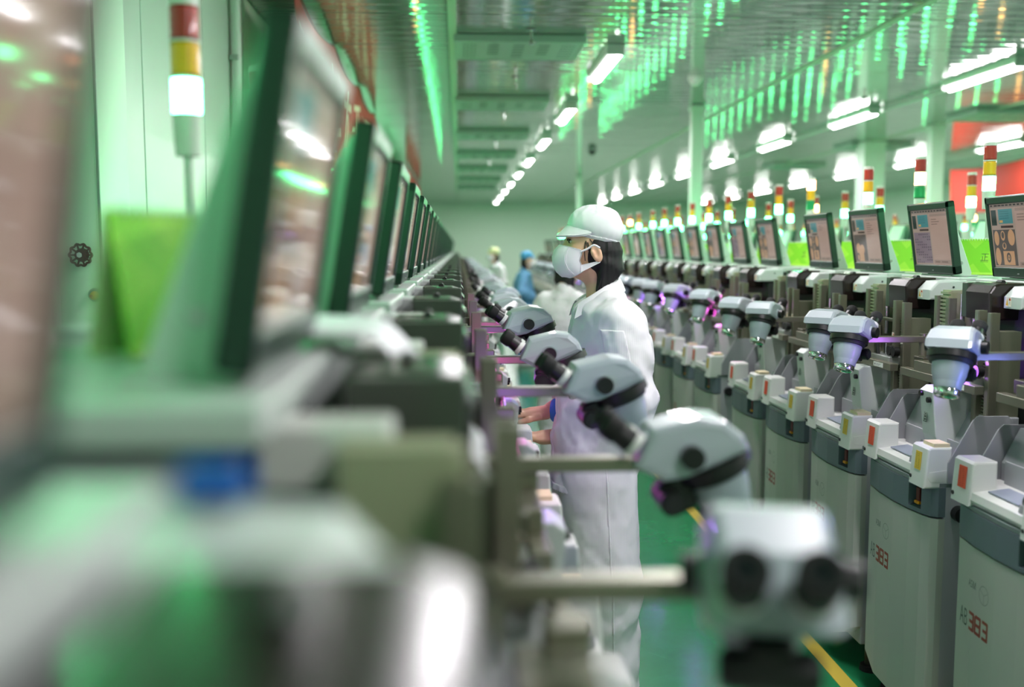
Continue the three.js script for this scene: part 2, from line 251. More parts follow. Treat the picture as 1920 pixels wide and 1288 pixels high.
// things on the left wall
{
  const w = thing('handwheel', 'dark red scalloped valve handwheel on a pale pilaster of the left wall', 'handwheel', [-1.172, 1.54, -3.2], 0);
  const rust = M('#5a1e16', 0.5, 0.2);
  part(w, 'rim', (() => { const pts = []; for (let i = 0; i < 80; i++) { const a = 2 * PI * i / 80, r = 0.033 + 0.0022 * Math.cos(10 * a); pts.push(new THREE.Vector3(r * Math.cos(a), r * Math.sin(a), 0.03)); } return new THREE.TubeGeometry(new THREE.CatmullRomCurve3(pts, true), 100, 0.0035, 8, true); })(), rust);
  for (let i = 0; i < 10; i++) { const a = 2 * PI * i / 10; part(w, 'spoke', box(0.016, 0.005, 0.006, 0.001), rust, 0.024 * Math.cos(a), 0.024 * Math.sin(a), 0.028, 0, 0, a); }
  part(w, 'hub', cyl(0.018, 0.022, 0.016), rust, 0, 0, 0.024, PI / 2); part(w, 'nut', cyl(0.009, 0.009, 0.01, 6), mat.chrome, 0, 0, 0.036, PI / 2); part(w, 'stem', cyl(0.008, 0.008, 0.024), rust, 0, 0, 0.01, PI / 2);
  const v = thing('wall_valve', 'small round yellow outlet with red centre below the handwheel', 'valve', [-1.142, 1.415, -3.2], 0);
  part(v, 'ring', new THREE.TorusGeometry(0.019, 0.003, 8, 24), mat.alu, 0, 0, 0.004); part(v, 'cup', cyl(0.017, 0.019, 0.01), mat.wingDark, 0, 0, 0.004, PI / 2); part(v, 'plug', new THREE.SphereGeometry(0.0145, 16, 10), M('#d88a12', 0.4), 0, -0.002, 0.008); part(v, 'button', cyl(0.005, 0.005, 0.008, 12), M('#b32410', 0.4), -0.006, -0.003, 0.02, PI / 2);
}
// red banners hung from the ceiling
{
  const txt = canvasTex(1536, 256, (c, w, h) => {
    c.fillStyle = '#b8301f'; c.fillRect(0, 0, w, h); c.strokeStyle = '#e8dcc0'; c.lineCap = 'butt';
    const S = (x, list) => { for (const [a, b, d, e, lw = 20] of list) { c.lineWidth = lw; c.beginPath(); c.moveTo(x + a, b); c.lineTo(x + d, e); c.stroke(); } };
    const glyphs = [[[20, 60, 130, 60], [75, 60, 75, 190], [10, 195, 140, 195, 24]], [[20, 50, 130, 50], [30, 50, 20, 200], [120, 50, 135, 200], [50, 80, 105, 170, 14], [105, 80, 45, 175, 14]], [[75, 40, 75, 210, 16], [15, 80, 135, 80], [30, 130, 120, 130, 14], [20, 190, 130, 190]], [[30, 50, 30, 205], [30, 60, 125, 60], [125, 60, 125, 205], [30, 125, 125, 125, 14], [30, 195, 125, 195, 14]], [[20, 70, 130, 70], [75, 30, 40, 200, 16], [75, 90, 130, 200, 16]], [[15, 60, 135, 60, 16], [75, 60, 75, 200], [20, 120, 60, 120, 14], [90, 130, 135, 130, 14], [10, 200, 140, 200]]];
    for (let k = 0; k < 9; k++) S(12 + k * 168, glyphs[k % 6]);
  });
  const bm = M('#ffffff', 0.7, 0, { map: txt, side: THREE.DoubleSide }), rm = M('#b8301f', 0.7, 0, { side: THREE.DoubleSide });
  function banner(label, x, z0, z1, top, h, print, sag) {
    const t = thing('banner', label, 'banner', [x, top, (z0 + z1) / 2]), L = z0 - z1, nu = 60, nv = 10;
    const g = new THREE.BoxGeometry(L, h, 0.004, nu, nv, 1); g.rotateY(PI / 2); const p = g.attributes.position;
    for (let i = 0; i < p.count; i++) { const z = p.getZ(i), y = p.getY(i), u = z / L + 0.5, v = 0.5 - y / h; p.setY(i, -v * h - sag * Math.abs(Math.sin(u * PI * 3)) * (1 - v * 0.4)); p.setX(i, p.getX(i) + 0.035 * Math.sin(u * 19 + v * 2) * (0.3 + v) + 0.02 * Math.sin(u * 43 - v * 3) * v); }
    g.computeVertexNormals(); part(t, 'cloth', g, print ? bm : rm);
    part(t, 'cord', new THREE.TubeGeometry(new THREE.CatmullRomCurve3(Array.from({ length: 19 }, (_, i) => new THREE.Vector3(0, -sag * Math.abs(Math.sin(i / 18 * PI * 3)) + 0.006, L / 2 - L * i / 18))), 72, 0.008, 6), M('#6e2a18', 0.8));
    for (const s of [-1, 0, 1]) part(t, 'hook', cyl(0.004, 0.004, 0.03, 8), mat.alu, 0, 0.012, s * L * 0.49);
  }
  banner('red banner with pale brush characters hanging over the left machines', -0.9, -5.7, -11.1, CEIL - 0.02, 0.82, true, 0.09);
  banner('plain red banner far off above the end of left machines', -0.9, -17.3, -23.5, CEIL - 0.02, 0.6, false, 0.05);
  banner('large plain red banner hanging on the far right', 8.3, -9, -16.6, CEIL - 0.16, 0.72, false, 0.05);
}

// ------------------------------------------------------------------ wire bonding machines (front towards +z, base on the floor)
const planX = [-0.235, -0.205, -0.10, 0.02, 0.12, 0.185, 0.222, 0.235], planZ = [0.0, 0.026, 0.04, 0.045, 0.04, 0.03, 0.018, 0.0];
function bowed(y0, y1, i0 = 0, i1 = planX.length - 1, push = 0, back = -0.02) {   // a bowed front: y0, y1 are functions of x or numbers
  const pos = [], uv = [], idx = [], fn = (f, x) => typeof f === 'function' ? f(x) : f;
  const quad = (a, b, c, d) => { const n = pos.length / 3; for (const p of [a, b, c, d]) { pos.push(...p); uv.push((p[0] + 0.24) / 0.48, (p[1] - 0.1) / 0.65); } idx.push(n, n + 1, n + 2, n, n + 2, n + 3); };
  for (let i = i0; i < i1; i++) {
    const xa = planX[i], xb = planX[i + 1], za = planZ[i] + push, zb = planZ[i + 1] + push, a0 = fn(y0, xa), a1 = fn(y1, xa), b0 = fn(y0, xb), b1 = fn(y1, xb);
    quad([xa, a0, za], [xb, b0, zb], [xb, b1, zb], [xa, a1, za]);
    quad([xa, a1, za], [xb, b1, zb], [xb, b1, back], [xa, a1, back]);
    quad([xa, a0, back], [xb, b0, back], [xb, b0, zb], [xa, a0, za]);
    quad([xb, b0, back], [xa, a0, back], [xa, a1, back], [xb, b1, back]);
    if (i === i0) quad([xa, a0, back], [xa, a0, za], [xa, a1, za], [xa, a1, back]);
    if (i === i1 - 1) quad([xb, b0, zb], [xb, b0, back], [xb, b1, back], [xb, b1, zb]);
  }
  const g = new THREE.BufferGeometry(); g.setAttribute('position', new THREE.Float32BufferAttribute(pos, 3)); g.setAttribute('uv', new THREE.Float32BufferAttribute(uv, 2)); g.setIndex(idx); g.computeVertexNormals(); return g;
}
const ribStack = (w, h, d, n) => { const pts = []; for (let i = 0; i < n; i++) { const a = h * i / n, b = h * (i + 0.6) / n, c = h * (i + 1) / n; pts.push([d / 2, a], [d / 2, b], [d / 2 - 0.008, b], [d / 2 - 0.008, c]); } return sideProfile([[-d / 2, 0], ...pts, [-d / 2, h]], w, 0); };

function bonder(detail) {
  const p = proto('wire_bonder', 'machine');
  part(p, 'cabinet', box(0.47, 0.735, 0.7, 0.006), mat.cabinet, 0, 0.477, -0.365);
  part(p, 'front_panel', bowed((x) => 0.115 + (Math.abs(x) > 0.15 ? (Math.abs(x) - 0.15) * 0.75 : 0), 0.742), mat.front);
  // slate band with the switch recess
  part(p, 'band', join([bowed(0.748, 0.838, 1, 4, 0.002), bowed(0.748, 0.838, 5, 7, 0.002), bowed(0.748, 0.76, 4, 5, 0.002), bowed(0.828, 0.838, 4, 5, 0.002), bowed(0.748, 0.838, 0, 1, -0.006)]), mat.band);
  part(p, 'switch_recess', box(0.066, 0.07, 0.01, 0.001), mat.recess, 0.152, 0.794, 0.0);
  const sw = part(p, 'power_switch', box(0.024, 0.045, 0.026, 0.004), mat.red, 0.157, 0.8, 0.018); part(sw, 'tab', box(0.026, 0.01, 0.03, 0.003), mat.amberTab, 0, -0.024, 0.003);
  part(p, 'band_top', bowed(0.84, 0.852, 0, 7, 0.0, -0.06), mat.bandTop);
  for (const [x, z] of [[-0.2, -0.07], [0.2, -0.07], [-0.2, -0.64], [0.2, -0.64]]) { const f = part(p, 'foot', cyl(0.02, 0.02, 0.1, 12), mat.black, x, 0.06, z); part(f, 'pad', cyl(0.034, 0.038, 0.02, 14), mat.rubber, 0, -0.05, 0); }
  // the operator's tray with its two button boxes
  part(p, 'tray', sideProfile([[0.03, 0.853], [0.04, 0.868], [0.036, 0.888], [-0.06, 0.9], [-0.1, 0.9], [-0.1, 0.853]], 0.47, 0.003), mat.white);
  part(p, 'tray_back', box(0.36, 0.07, 0.006, 0.001), mat.cabinet, 0.0, 0.93, -0.085);
  const bl = part(p, 'button_box', sideProfile([[0.045, 0], [0.036, 0.118], [0.028, 0.125], [-0.035, 0.125], [-0.035, 0]], 0.105, 0.006), mat.white, -0.182, 0.848, 0);
  part(bl, 'orange_label', box(0.042, 0.062, 0.001, 0), mat.labelOrange, 0.005, 0.075, 0.0408, -0.075); part(bl, 'screw', cyl(0.006, 0.006, 0.003, 10), mat.screwDark, -0.038, 0.02, 0.045, PI / 2);
  const br = part(p, 'button_box', sideProfile([[0.05, -0.012], [0.04, 0.108], [0.032, 0.114], [-0.035, 0.114], [-0.035, -0.012]], 0.105, 0.006), mat.white, 0.182, 0.848, 0);
  part(br, 'yellow_label', box(0.038, 0.056, 0.001, 0), mat.labelYellow, 0.0, 0.066, 0.0448, -0.085); part(br, 'screw', cyl(0.006, 0.006, 0.003, 10), mat.screwDark, -0.038, 0.01, 0.049, PI / 2); part(br, 'note_pad', box(0.07, 0.012, 0.05, 0.001), mat.cream, 0.012, 0.119, -0.005);
  if (detail > 0) {
    part(p, 'keypad', box(0.15, 0.004, 0.06, 0.001), mat.keypad, -0.03, 0.9, -0.025, 0.12); part(p, 'key_strip', box(0.05, 0.005, 0.03, 0.001), mat.yellowKey, 0.025, 0.9025, -0.05, 0.12);
    const j = part(p, 'trackball_base', cyl(0.026, 0.03, 0.02), mat.wing, 0.095, 0.9, 0); part(j, 'trackball', new THREE.SphereGeometry(0.022, 16, 12), mat.black, 0, 0.018, 0);
    part(p, 'tray_screw', cyl(0.006, 0.006, 0.004, 10), mat.chrome, -0.06, 0.925, -0.081, PI / 2);
    part(p, 'side_knob', cyl(0.024, 0.024, 0.03, 18), mat.black, 0.25, 0.76, -0.06, 0, 0, PI / 2);
  }
  // sheet metal wings and the sloping front plate between them
  const wing = sideProfile([[-0.02, 0.852], [-0.02, 0.915], [-0.09, 1.043], [-0.105, 1.058], [-0.2, 1.058], [-0.215, 1.043], [-0.22, 0.95], [-0.5, 0.95], [-0.5, 0.852]], 0.006, 0.001);
  part(p, 'wing_plate', wing, mat.wing, 0.238, 0, 0); part(p, 'wing_plate', wing, mat.wing, -0.238, 0, 0);
  part(p, 'front_slope', sideProfile([[-0.1, 0.852], [-0.1, 0.95], [-0.15, 1.05], [-0.24, 1.05], [-0.24, 0.852]], 0.46, 0.003), mat.wing);
  // white bracket that carries the rail
  part(p, 'rail_bracket', sideProfile([[-0.06, 0.93], [-0.045, 0.97], [-0.035, 1.06], [-0.03, 1.11], [-0.05, 1.125], [-0.16, 1.125], [-0.16, 1.04], [-0.11, 0.93]], 0.09, 0.004), mat.headGrey, 0.06, 0, 0);
  if (detail > 0) { part(p, 'emblem', box(0.02, 0.04, 0.002, 0), mat.emblem, 0.05, 1.03, -0.037, -0.11); for (const [x, y] of [[0.034, 1.1], [0.086, 1.085]]) part(p, 'bracket_knob', cyl(0.009, 0.009, 0.012, 12), mat.black, x, y, -0.028, PI / 2); }
  part(p, 'rail', box(0.5, 0.026, 0.03, 0.002), mat.steel, 0.02, 1.14, -0.09); part(p, 'rail_label', box(0.08, 0.016, 0.001, 0), mat.sticker, 0.17, 1.14, -0.0745);
  part(p, 'stage_block', box(0.16, 0.045, 0.07, 0.003), mat.steel, -0.06, 1.165, -0.115); part(p, 'stage_block', box(0.07, 0.04, 0.05, 0.003), mat.steelDark, -0.16, 1.175, -0.13); part(p, 'stage_clamp', box(0.05, 0.06, 0.045, 0.004), mat.steel, 0.02, 1.18, -0.1);
  if (detail > 0) { part(p, 'stage_lever', box(0.012, 0.09, 0.012, 0.003), mat.black, 0.08, 1.19, -0.11, 0, 0, 0.3); part(p, 'bond_table', box(0.2, 0.03, 0.12, 0.004), mat.alu, 0.1, 1.155, -0.16); part(p, 'wire_clamp', box(0.03, 0.05, 0.05, 0.004), mat.chrome, 0.1, 1.195, -0.15); part(p, 'transducer', cyl(0.008, 0.012, 0.1, 12), mat.chrome, 0.11, 1.215, -0.19, PI / 2); }
  // dark body behind, magazine lifts in front of it
  part(p, 'upper_housing', box(0.45, 0.45, 0.4, 0.008), mat.housing, 0, 1.15, -0.48);
  const post = (x, z, y0, y1) => part(p, 'lift_post', join([at(box(0.02, y1 - y0, 0.006, 0.001), 0, 0, 0.012), at(box(0.006, y1 - y0, 0.026, 0.001), -0.009, 0, 0), at(box(0.006, y1 - y0, 0.026, 0.001), 0.009, 0, 0)]), mat.steel, x, (y0 + y1) / 2, z);
  post(0.152, -0.15, 1.0, 1.372); post(0.225, -0.15, 1.0, 1.368); post(-0.215, -0.2, 1.02, 1.4); post(-0.135, -0.2, 1.02, 1.395);
  const st = detail > 0 ? 26 : 9;
  part(p, 'magazine', memo(`rs1${st}`, () => ribStack(0.05, 0.26, 0.09, st)), mat.magazineDark, 0.188, 1.05, -0.2); part(p, 'magazine', memo(`rs2${st}`, () => ribStack(0.055, 0.34, 0.09, st)), mat.magazine, -0.175, 1.08, -0.24);
  if (detail > 0) {
    for (const x of [0.17, 0.207]) part(p, 'clamp_knob', cyl(0.018, 0.018, 0.02, 16), mat.black, x, 1.19, -0.12, PI / 2);
    for (const [x, y] of [[0.152, 1.24], [0.225, 1.235]]) part(p, 'warning_label', box(0.016, 0.03, 0.001, 0), mat.caution, x, y, -0.134);
    part(p, 'lift_crossbar', box(0.16, 0.012, 0.02, 0.002), mat.steelDark, -0.02, 1.29, -0.2); part(p, 'lift_plate', box(0.17, 0.2, 0.004, 0.001), mat.wingDark, 0.02, 1.18, -0.26);
    part(p, 'hoist_rod', cyl(0.008, 0.008, 0.18, 10), mat.chrome, -0.1, 1.32, -0.22); part(p, 'hoist_rod', cyl(0.008, 0.008, 0.18, 10), mat.chrome, -0.075, 1.31, -0.25);
  }
  part(p, 'heat_shield', sideProfile([[-0.255, 0.02], [-0.25, 0.13], [-0.22, 0.13], [-0.215, 0.05], [-0.235, 0.0]], 0.11, 0.002), mat.shield, 0.06, 1.17, 0.02);
  // smoked cover, white bonding head, deck
  const sc = part(p, 'smoked_cover', sideProfile([[-0.19, 0], [-0.185, 0.085], [-0.2, 0.108], [-0.22, 0.115], [-0.3, 0.115], [-0.3, 0]], 0.15, 0.006), mat.smoke, 0.055, 1.338, 0);
  part(sc, 'cover_side', box(0.035, 0.113, 0.105, 0.004), mat.coverSide, -0.093, 0.057, -0.245); if (detail > 0) { part(sc, 'inner_bar', box(0.022, 0.1, 0.08, 0.002), mat.brown, 0.045, 0.053, -0.245); part(sc, 'hinge', cyl(0.008, 0.008, 0.03, 10), mat.black, 0.02, 0.116, -0.25, 0, 0, PI / 2); }
  const bh = part(p, 'bonding_head', sideProfile([[-0.225, 0], [-0.225, 0.035], [-0.255, 0.066], [-0.36, 0.072], [-0.36, 0]], 0.1, 0.006), mat.headGrey, 0.188, 1.378, 0);
  if (detail > 0) { part(bh, 'caution_label', box(0.03, 0.03, 0.001, 0), mat.caution, -0.02, 0.02, -0.2243); part(bh, 'head_screw', cyl(0.004, 0.004, 0.004, 8), mat.screwDark, 0.05, 0.045, -0.31, 0, 0, PI / 2); }
  part(p, 'head_arm', box(0.06, 0.05, 0.1, 0.006), mat.panelWhite, -0.13, 1.405, -0.3);
  part(p, 'deck', box(0.47, 0.03, 0.4, 0.006), mat.deck, 0, 1.442, -0.53); part(p, 'deck_support', box(0.44, 0.06, 0.3, 0.004), mat.cabinet, 0, 1.4, -0.54);
  return p;
}
const bonderNear = bonder(1), bonderFar = bonder(0);
function plainBonder() {
  const p = proto('wire_bonder', 'machine');
  part(p, 'cabinet', box(0.47, 0.735, 0.7, 0.006), mat.cabinet, 0, 0.477, -0.365); part(p, 'front_panel', bowed(0.13, 0.742), mat.panelWhite); part(p, 'band', bowed(0.748, 0.84), mat.band);
  part(p, 'tray', box(0.46, 0.1, 0.12, 0.008), mat.white, 0, 0.9, -0.03); part(p, 'upper_housing', box(0.46, 0.5, 0.5, 0.01), mat.wingDark, 0, 1.18, -0.46); part(p, 'deck', box(0.47, 0.03, 0.4, 0.006), mat.deck, 0, 1.442, -0.53);
  for (const [x, z] of [[-0.2, -0.07], [0.2, -0.07], [-0.2, -0.64], [0.2, -0.64]]) part(p, 'foot', cyl(0.03, 0.034, 0.11, 10), mat.black, x, 0.055, z);
  return p;
}
const bonderPlain = plainBonder();

// monitor: base on the deck, front towards +z; leans towards the operator
function monitor(v) {
  const p = proto('monitor', 'monitor');
  const tilt = new THREE.Group();   // only used to place geometry
  const lean = 0.16, W = 0.325, H = 0.268, cz = 0.0, cy = 0.142;
  const f = (g, x, y, z) => at(at(g, x, y, z), 0, cy, cz, lean);
  part(p, 'bezel', f(join([at(box(W, 0.026, 0.03, 0.005), 0, H / 2 - 0.013, 0), at(box(W, 0.034, 0.03, 0.005), 0, -H / 2 + 0.017, 0), at(box(0.018, H, 0.03, 0.005), W / 2 - 0.009, 0, 0), at(box(0.018, H, 0.03, 0.005), -W / 2 + 0.009, 0, 0), at(box(W - 0.02, H - 0.02, 0.016, 0.002), 0, 0, -0.006)]), 0, 0, 0), mat.bezel);
  part(p, 'screen', f(new THREE.BoxGeometry(W - 0.034, H - 0.058, 0.004), 0, 0.004, 0.007), mat.screens[v]);
  part(p, 'power_button', f(cyl(0.004, 0.004, 0.003, 10), 0, -H / 2 + 0.014, 0.015), mat.alu);
  part(p, 'housing', sideProfile([[0.01, 0.266], [-0.03, 0.02], [-0.03, 0], [-0.1, 0], [-0.103, 0.015], [-0.008, 0.262]], 0.2, 0.004), mat.mount);
  for (const s of [-1, 1]) part(p, 'hinge_screw', cyl(0.006, 0.006, 0.004, 10), mat.chrome, s * 0.101, 0.05, -0.06, 0, 0, PI / 2);
  part(p, 'foot_plate', box(0.24, 0.006, 0.1, 0.002), mat.deck, 0, 0.003, -0.065);
  return p;
}
const monitors = [0, 1, 2, 3].map(monitor);

// signal tower: base on the deck
function tower(lit, near) {
  const p = proto('signal_tower', 'signal light'), n = near ? 24 : 14;
  part(p, 'pole', cyl(0.008, 0.008, 0.262, 10), mat.pole, 0, 0.13, 0); if (near) part(p, 'pole_foot', cyl(0.02, 0.024, 0.012, 14), mat.pole, 0, 0.006, 0);
  part(p, 'base', cyl(0.0245, 0.0215, 0.07, n), mat.towerBase, 0, 0.295, 0);
  const seg = (name, y, on, glow, off) => part(p, name, memo(`seg${n}`, () => { if (!near) return new THREE.CylinderGeometry(0.024, 0.024, 0.056, n); const pts = []; for (let i = 0; i <= 8; i++) pts.push(new THREE.Vector2(0.0238 + 0.0006 * (i % 2), -0.028 + 0.056 * i / 8)); return new THREE.LatheGeometry([new THREE.Vector2(0, -0.028), ...pts, new THREE.Vector2(0, 0.028)], n); }), on ? glow : off, 0, y, 0);
  seg('green_light', 0.36, lit === 'green', mat.glowGreen, mat.lensGreen); seg('amber_light', 0.42, lit === 'amber', mat.glowAmber, mat.lensAmber); seg('red_light', 0.48, lit === 'red', mat.glowRed, mat.lensRed);
  if (near) { part(p, 'ring', cyl(0.0255, 0.0255, 0.004, n), mat.white, 0, 0.39, 0); part(p, 'ring', cyl(0.0255, 0.0255, 0.004, n), mat.white, 0, 0.45, 0); }
  part(p, 'cap', cyl(0.023, 0.025, 0.014, n), mat.towerBase, 0, 0.515, 0);
  return p;
}
const towers = {}; for (const s of ['green', 'amber', 'red']) for (const k of [0, 1]) towers[s + k] = tower(s, k);
const LIGHTC = { green: [[0.08, 1, 0.34], 0.36, 1], amber: [[1, 0.5, 0.14], 0.42, 0.5], red: [[1, 0.32, 0.12], 0.48, 0.4] };
function addTower(pos, turn, lit, near, label, group) {
  place(towers[lit + (near ? 1 : 0)], pos, turn, label, group);
  const [c, dy, k] = LIGHTC[lit], l = new THREE.PointLight(new THREE.Color().setRGB(...c), SIGNAL_LIGHT * k); l.position.set(pos[0], pos[1] + dy, pos[2]); l.castShadow = true; l.shadow.radius = 0.9; scene.add(l);
}
// desk calendar
const calendar = proto('desk_calendar', 'calendar');
{
  const b = box(0.19, 0.14, 0.003, 0.001);
  part(calendar, 'cover', b, mat.calendar, 0, 0.07, 0.012, -0.16); part(calendar, 'back_board', b, mat.calendarBoard, 0, 0.07, -0.012, 0.16); part(calendar, 'base_card', box(0.19, 0.002, 0.045, 0), mat.calendarBoard, 0, 0.002, 0);
  for (let i = 0; i < 14; i++) part(calendar, 'spiral_ring', memo('spr', () => new THREE.TorusGeometry(0.005, 0.0011, 5, 12)), mat.white, -0.075 + i * 0.0115, 0.138, 0, 0, PI / 2, 0);
}
// stereo microscope in two fixed tilts: origin at the ring centre; lens points down and out to +z, eyepieces back to -z
function microscope(tilt) {
  const p = proto('stereo_microscope', 'microscope'), E0 = 1.05;
  const g_ = (g, x = 0, y = 0, z = 0, rx = 0, ry = 0, rz = 0) => at(at(g, x, y, z, rx, ry, rz), 0, 0, 0, -tilt);
  const head = sideProfile([[0.053, 0.006], [0.053, 0.03], [0.036, 0.062], [0.004, 0.08], [-0.07, 0.092], [-0.118, 0.05], [-0.085, 0.012], [-0.053, 0.004]], 0.124, 0.011);
  { const q = head.attributes.position; for (let i = 0; i < q.count; i++) { const t = Math.max(0, q.getY(i) - 0.04) / 0.05; q.setX(i, q.getX(i) * (1 - 0.22 * t)); } head.computeVertexNormals(); }
  part(p, 'head', g_(head), mat.scope);
  part(p, 'collar', g_(cyl(0.048, 0.05, 0.02, 28), 0, 0.012, 0), mat.scope);
  const ring = part(p, 'mounting_ring', g_(cyl(0.063, 0.063, 0.018, 32), 0, -0.006, 0), mat.black); part(ring, 'ring_lip', g_(cyl(0.056, 0.054, 0.012, 32), 0, -0.02, 0), mat.blackSoft);
  part(p, 'objective_tube', g_(new THREE.LatheGeometry([[0, 0.016], [0.046, 0.016], [0.047, 0.03], [0.044, 0.055], [0.038, 0.076], [0.0365, 0.079], [0.035, 0.094], [0.031, 0.098]].map(([r, y]) => new THREE.Vector2(r, -y)), 32)), mat.scopeLow);
  const nose = part(p, 'objective_ring', g_(new THREE.LatheGeometry([[0.032, 0.094], [0.0335, 0.098], [0.0335, 0.112], [0.03, 0.116], [0.025, 0.11]].map(([r, y]) => new THREE.Vector2(r, -y)), 32)), mat.chrome); part(nose, 'lens', g_(cyl(0.0255, 0.0255, 0.003, 24), 0, -0.108, 0), mat.glassLens);
  const ey = [-0.102, 0.074];
  for (const s of [-1, 1]) {
    const eg = (g, k) => g_(g, s * 0.029, ey[1] + Math.sin(E0) * k, ey[0] - Math.cos(E0) * k, E0 - PI / 2);
    const e = part(p, 'eyepiece', eg(cyl(0.0175, 0.0195, 0.034, 20), 0.022), mat.black);
    part(e, 'eyecup', eg(new THREE.LatheGeometry([[0.0165, 0], [0.0205, 0.004], [0.021, 0.024], [0.017, 0.03], [0.011, 0.026]].map(([r, y]) => new THREE.Vector2(r, y)), 20), 0.034), mat.rubber); part(e, 'eye_lens', eg(cyl(0.0115, 0.0115, 0.002, 16), 0.059), mat.glassLens); part(e, 'white_band', eg(cyl(0.0205, 0.0205, 0.012, 20), 0.006), mat.white);
    const kn = [-0.034, 0.034], k = part(p, 'focus_knob', g_(cyl(0.018, 0.018, 0.02, 22), s * 0.07, kn[1], kn[0], 0, 0, PI / 2), mat.black); part(k, 'knob_boss', g_(cyl(0.022, 0.022, 0.012, 22), s * 0.058, kn[1], kn[0], 0, 0, PI / 2), mat.scope);
  }
  part(p, 'focus_block', g_(box(0.045, 0.06, 0.05, 0.008), 0, -0.028, -0.07), mat.black); const fk = part(p, 'height_knob', g_(cyl(0.02, 0.02, 0.08, 18), 0, -0.03, -0.085, 0, 0, PI / 2), mat.black); part(fk, 'knob_cap', g_(cyl(0.015, 0.015, 0.09, 16), 0, -0.03, -0.085, 0, 0, PI / 2), mat.blackSoft);
  return p;
}
const scopeOut = microscope(0.4), scopeDown = microscope(0.36);
const mountArm = (L) => memo(`arm${L.toFixed(2)}`, () => join([at(box(0.03, 0.022, L, 0.003), 0, -0.004, -0.06 - L / 2), at(cyl(0.014, 0.014, 0.09, 14), 0, -0.03, -0.06 - L)]));
const violet = (c) => M('#120a20', 0.4, 0, { emissive: new THREE.Color().setRGB(...c), emissiveIntensity: 9 });
const GLOWS = { violet: [0.42, 0.14, 1], magenta: [1, 0.1, 0.75], blue: [0.16, 0.2, 1] };
const glowMat = Object.fromEntries(Object.entries(GLOWS).map(([k, c]) => [k, violet(c)]));

// one row of stations
function row({ x, face, depths, name, calendars = () => true, lit = () => 'green', kind = () => bonderNear, scopes = () => null, glow = () => null, mon = true, nearLimit = 5.6, first = 1 }) {
  const turn = face > 0 ? PI / 2 : -PI / 2;
  const loc = (lx, y, lz, d) => face > 0 ? [x + lz, y, -d - lx] : [x - lz, y, -d + lx];
  depths.forEach((d, i) => {
    const n = ord(i + first), which = `${n} from the front in ${name}`;
    const proto_ = kind(d);
    const m = place(proto_, [x, 0, -d], turn, `${proto_ === bonderPlain ? 'pale grey' : 'white and slate'} wire bonding machine, ${which}`, `wire bonding machines in ${name}`);
    const g = glow(i);
    if (g) {
      const lamp = part(m, 'glow_lamp', box(0.07, 0.012, 0.012, 0.003), glowMat[g], 0.115, 1.185, -0.085); part(m, 'glow_lamp', box(0.012, 0.05, 0.012, 0.003), glowMat[g], 0.16, 1.195, -0.11);
      lamp.castShadow = false;
      const l = new THREE.PointLight(new THREE.Color().setRGB(...GLOWS[g]), face > 0 ? 0.06 : 0.16); l.position.set(...loc(0.115, 1.185, -0.085, d)); l.castShadow = true; scene.add(l);
    }
    if (mon === true || (mon && mon(d))) place(monitors[(i * 3 + (face > 0 ? 1 : 0)) % 4], loc(0, 1.4575, -0.345, d), turn, `leaning monitor, ${which}`, `monitors in ${name}`);
    addTower(loc((face > 0 ? 0.22 : -0.2), 1.457, -0.66, d), turn, lit(i), d < nearLimit, `${lit(i)}-lit signal tower, ${which}`, `signal towers in ${name}`);
    if (calendars(i)) place(calendar, face < 0 ? loc(-0.1, 1.4575, -0.568, d) : loc(0.15, 1.4575, -0.5, d), turn + (face < 0 ? 0.45 : -0.3), `green desk calendar, ${which}`, `desk calendars in ${name}`);
    const s = scopes(i);
    if (s) {
      const [lx, y, lz, yaw] = s, o = place(face > 0 ? scopeOut : scopeDown, loc(lx, y, lz, d), turn + yaw, `stereo microscope at the machine ${which}`, `stereo microscopes in ${name}`);
      const L = Math.max(0.1, Math.min(0.3, lz + 0.1)); const arm = part(o, 'arm', mountArm(Math.round(L * 20) / 20), mat.steel); arm.rotation.y = -yaw;
    }
  });
}
const run = (a, b, p, skip = 0) => { const o = []; for (let d = a, i = 0; d < b; d += p + (skip && ++i % skip === 0 ? 0.24 : 0)) o.push(Math.round(d * 100) / 100); return o; };
// left row, faces the aisle (+x)
const depthsA = [0.212, ...run(0.893, 26, 0.633)];
const scopesA = [null, [0.02, 1.245, 0.09, 1.35], [0, 1.228, 0.195, 0], [0, 1.252, 0.15, 0.05], [0, 1.252, 0.098, -0.05], [0.02, 1.285, 0.075, 0.1]];
row({ x: 0.2, face: 1, depths: depthsA, name: 'the left row', kind: (d) => d < 6 ? bonderNear : bonderFar, calendars: (i) => i === 1, scopes: (i) => i < scopesA.length ? scopesA[i] : [0, 1.255, 0.085 + 0.03 * Math.sin(i * 2.3), 0.2 * Math.sin(i)], glow: (i) => ({ 2: 'violet', 3: 'magenta', 4: 'violet', 5: 'magenta', 8: 'violet' })[i], lit: (i) => ({ 11: 'amber', 13: 'amber', 17: 'amber' })[i] || 'green' });
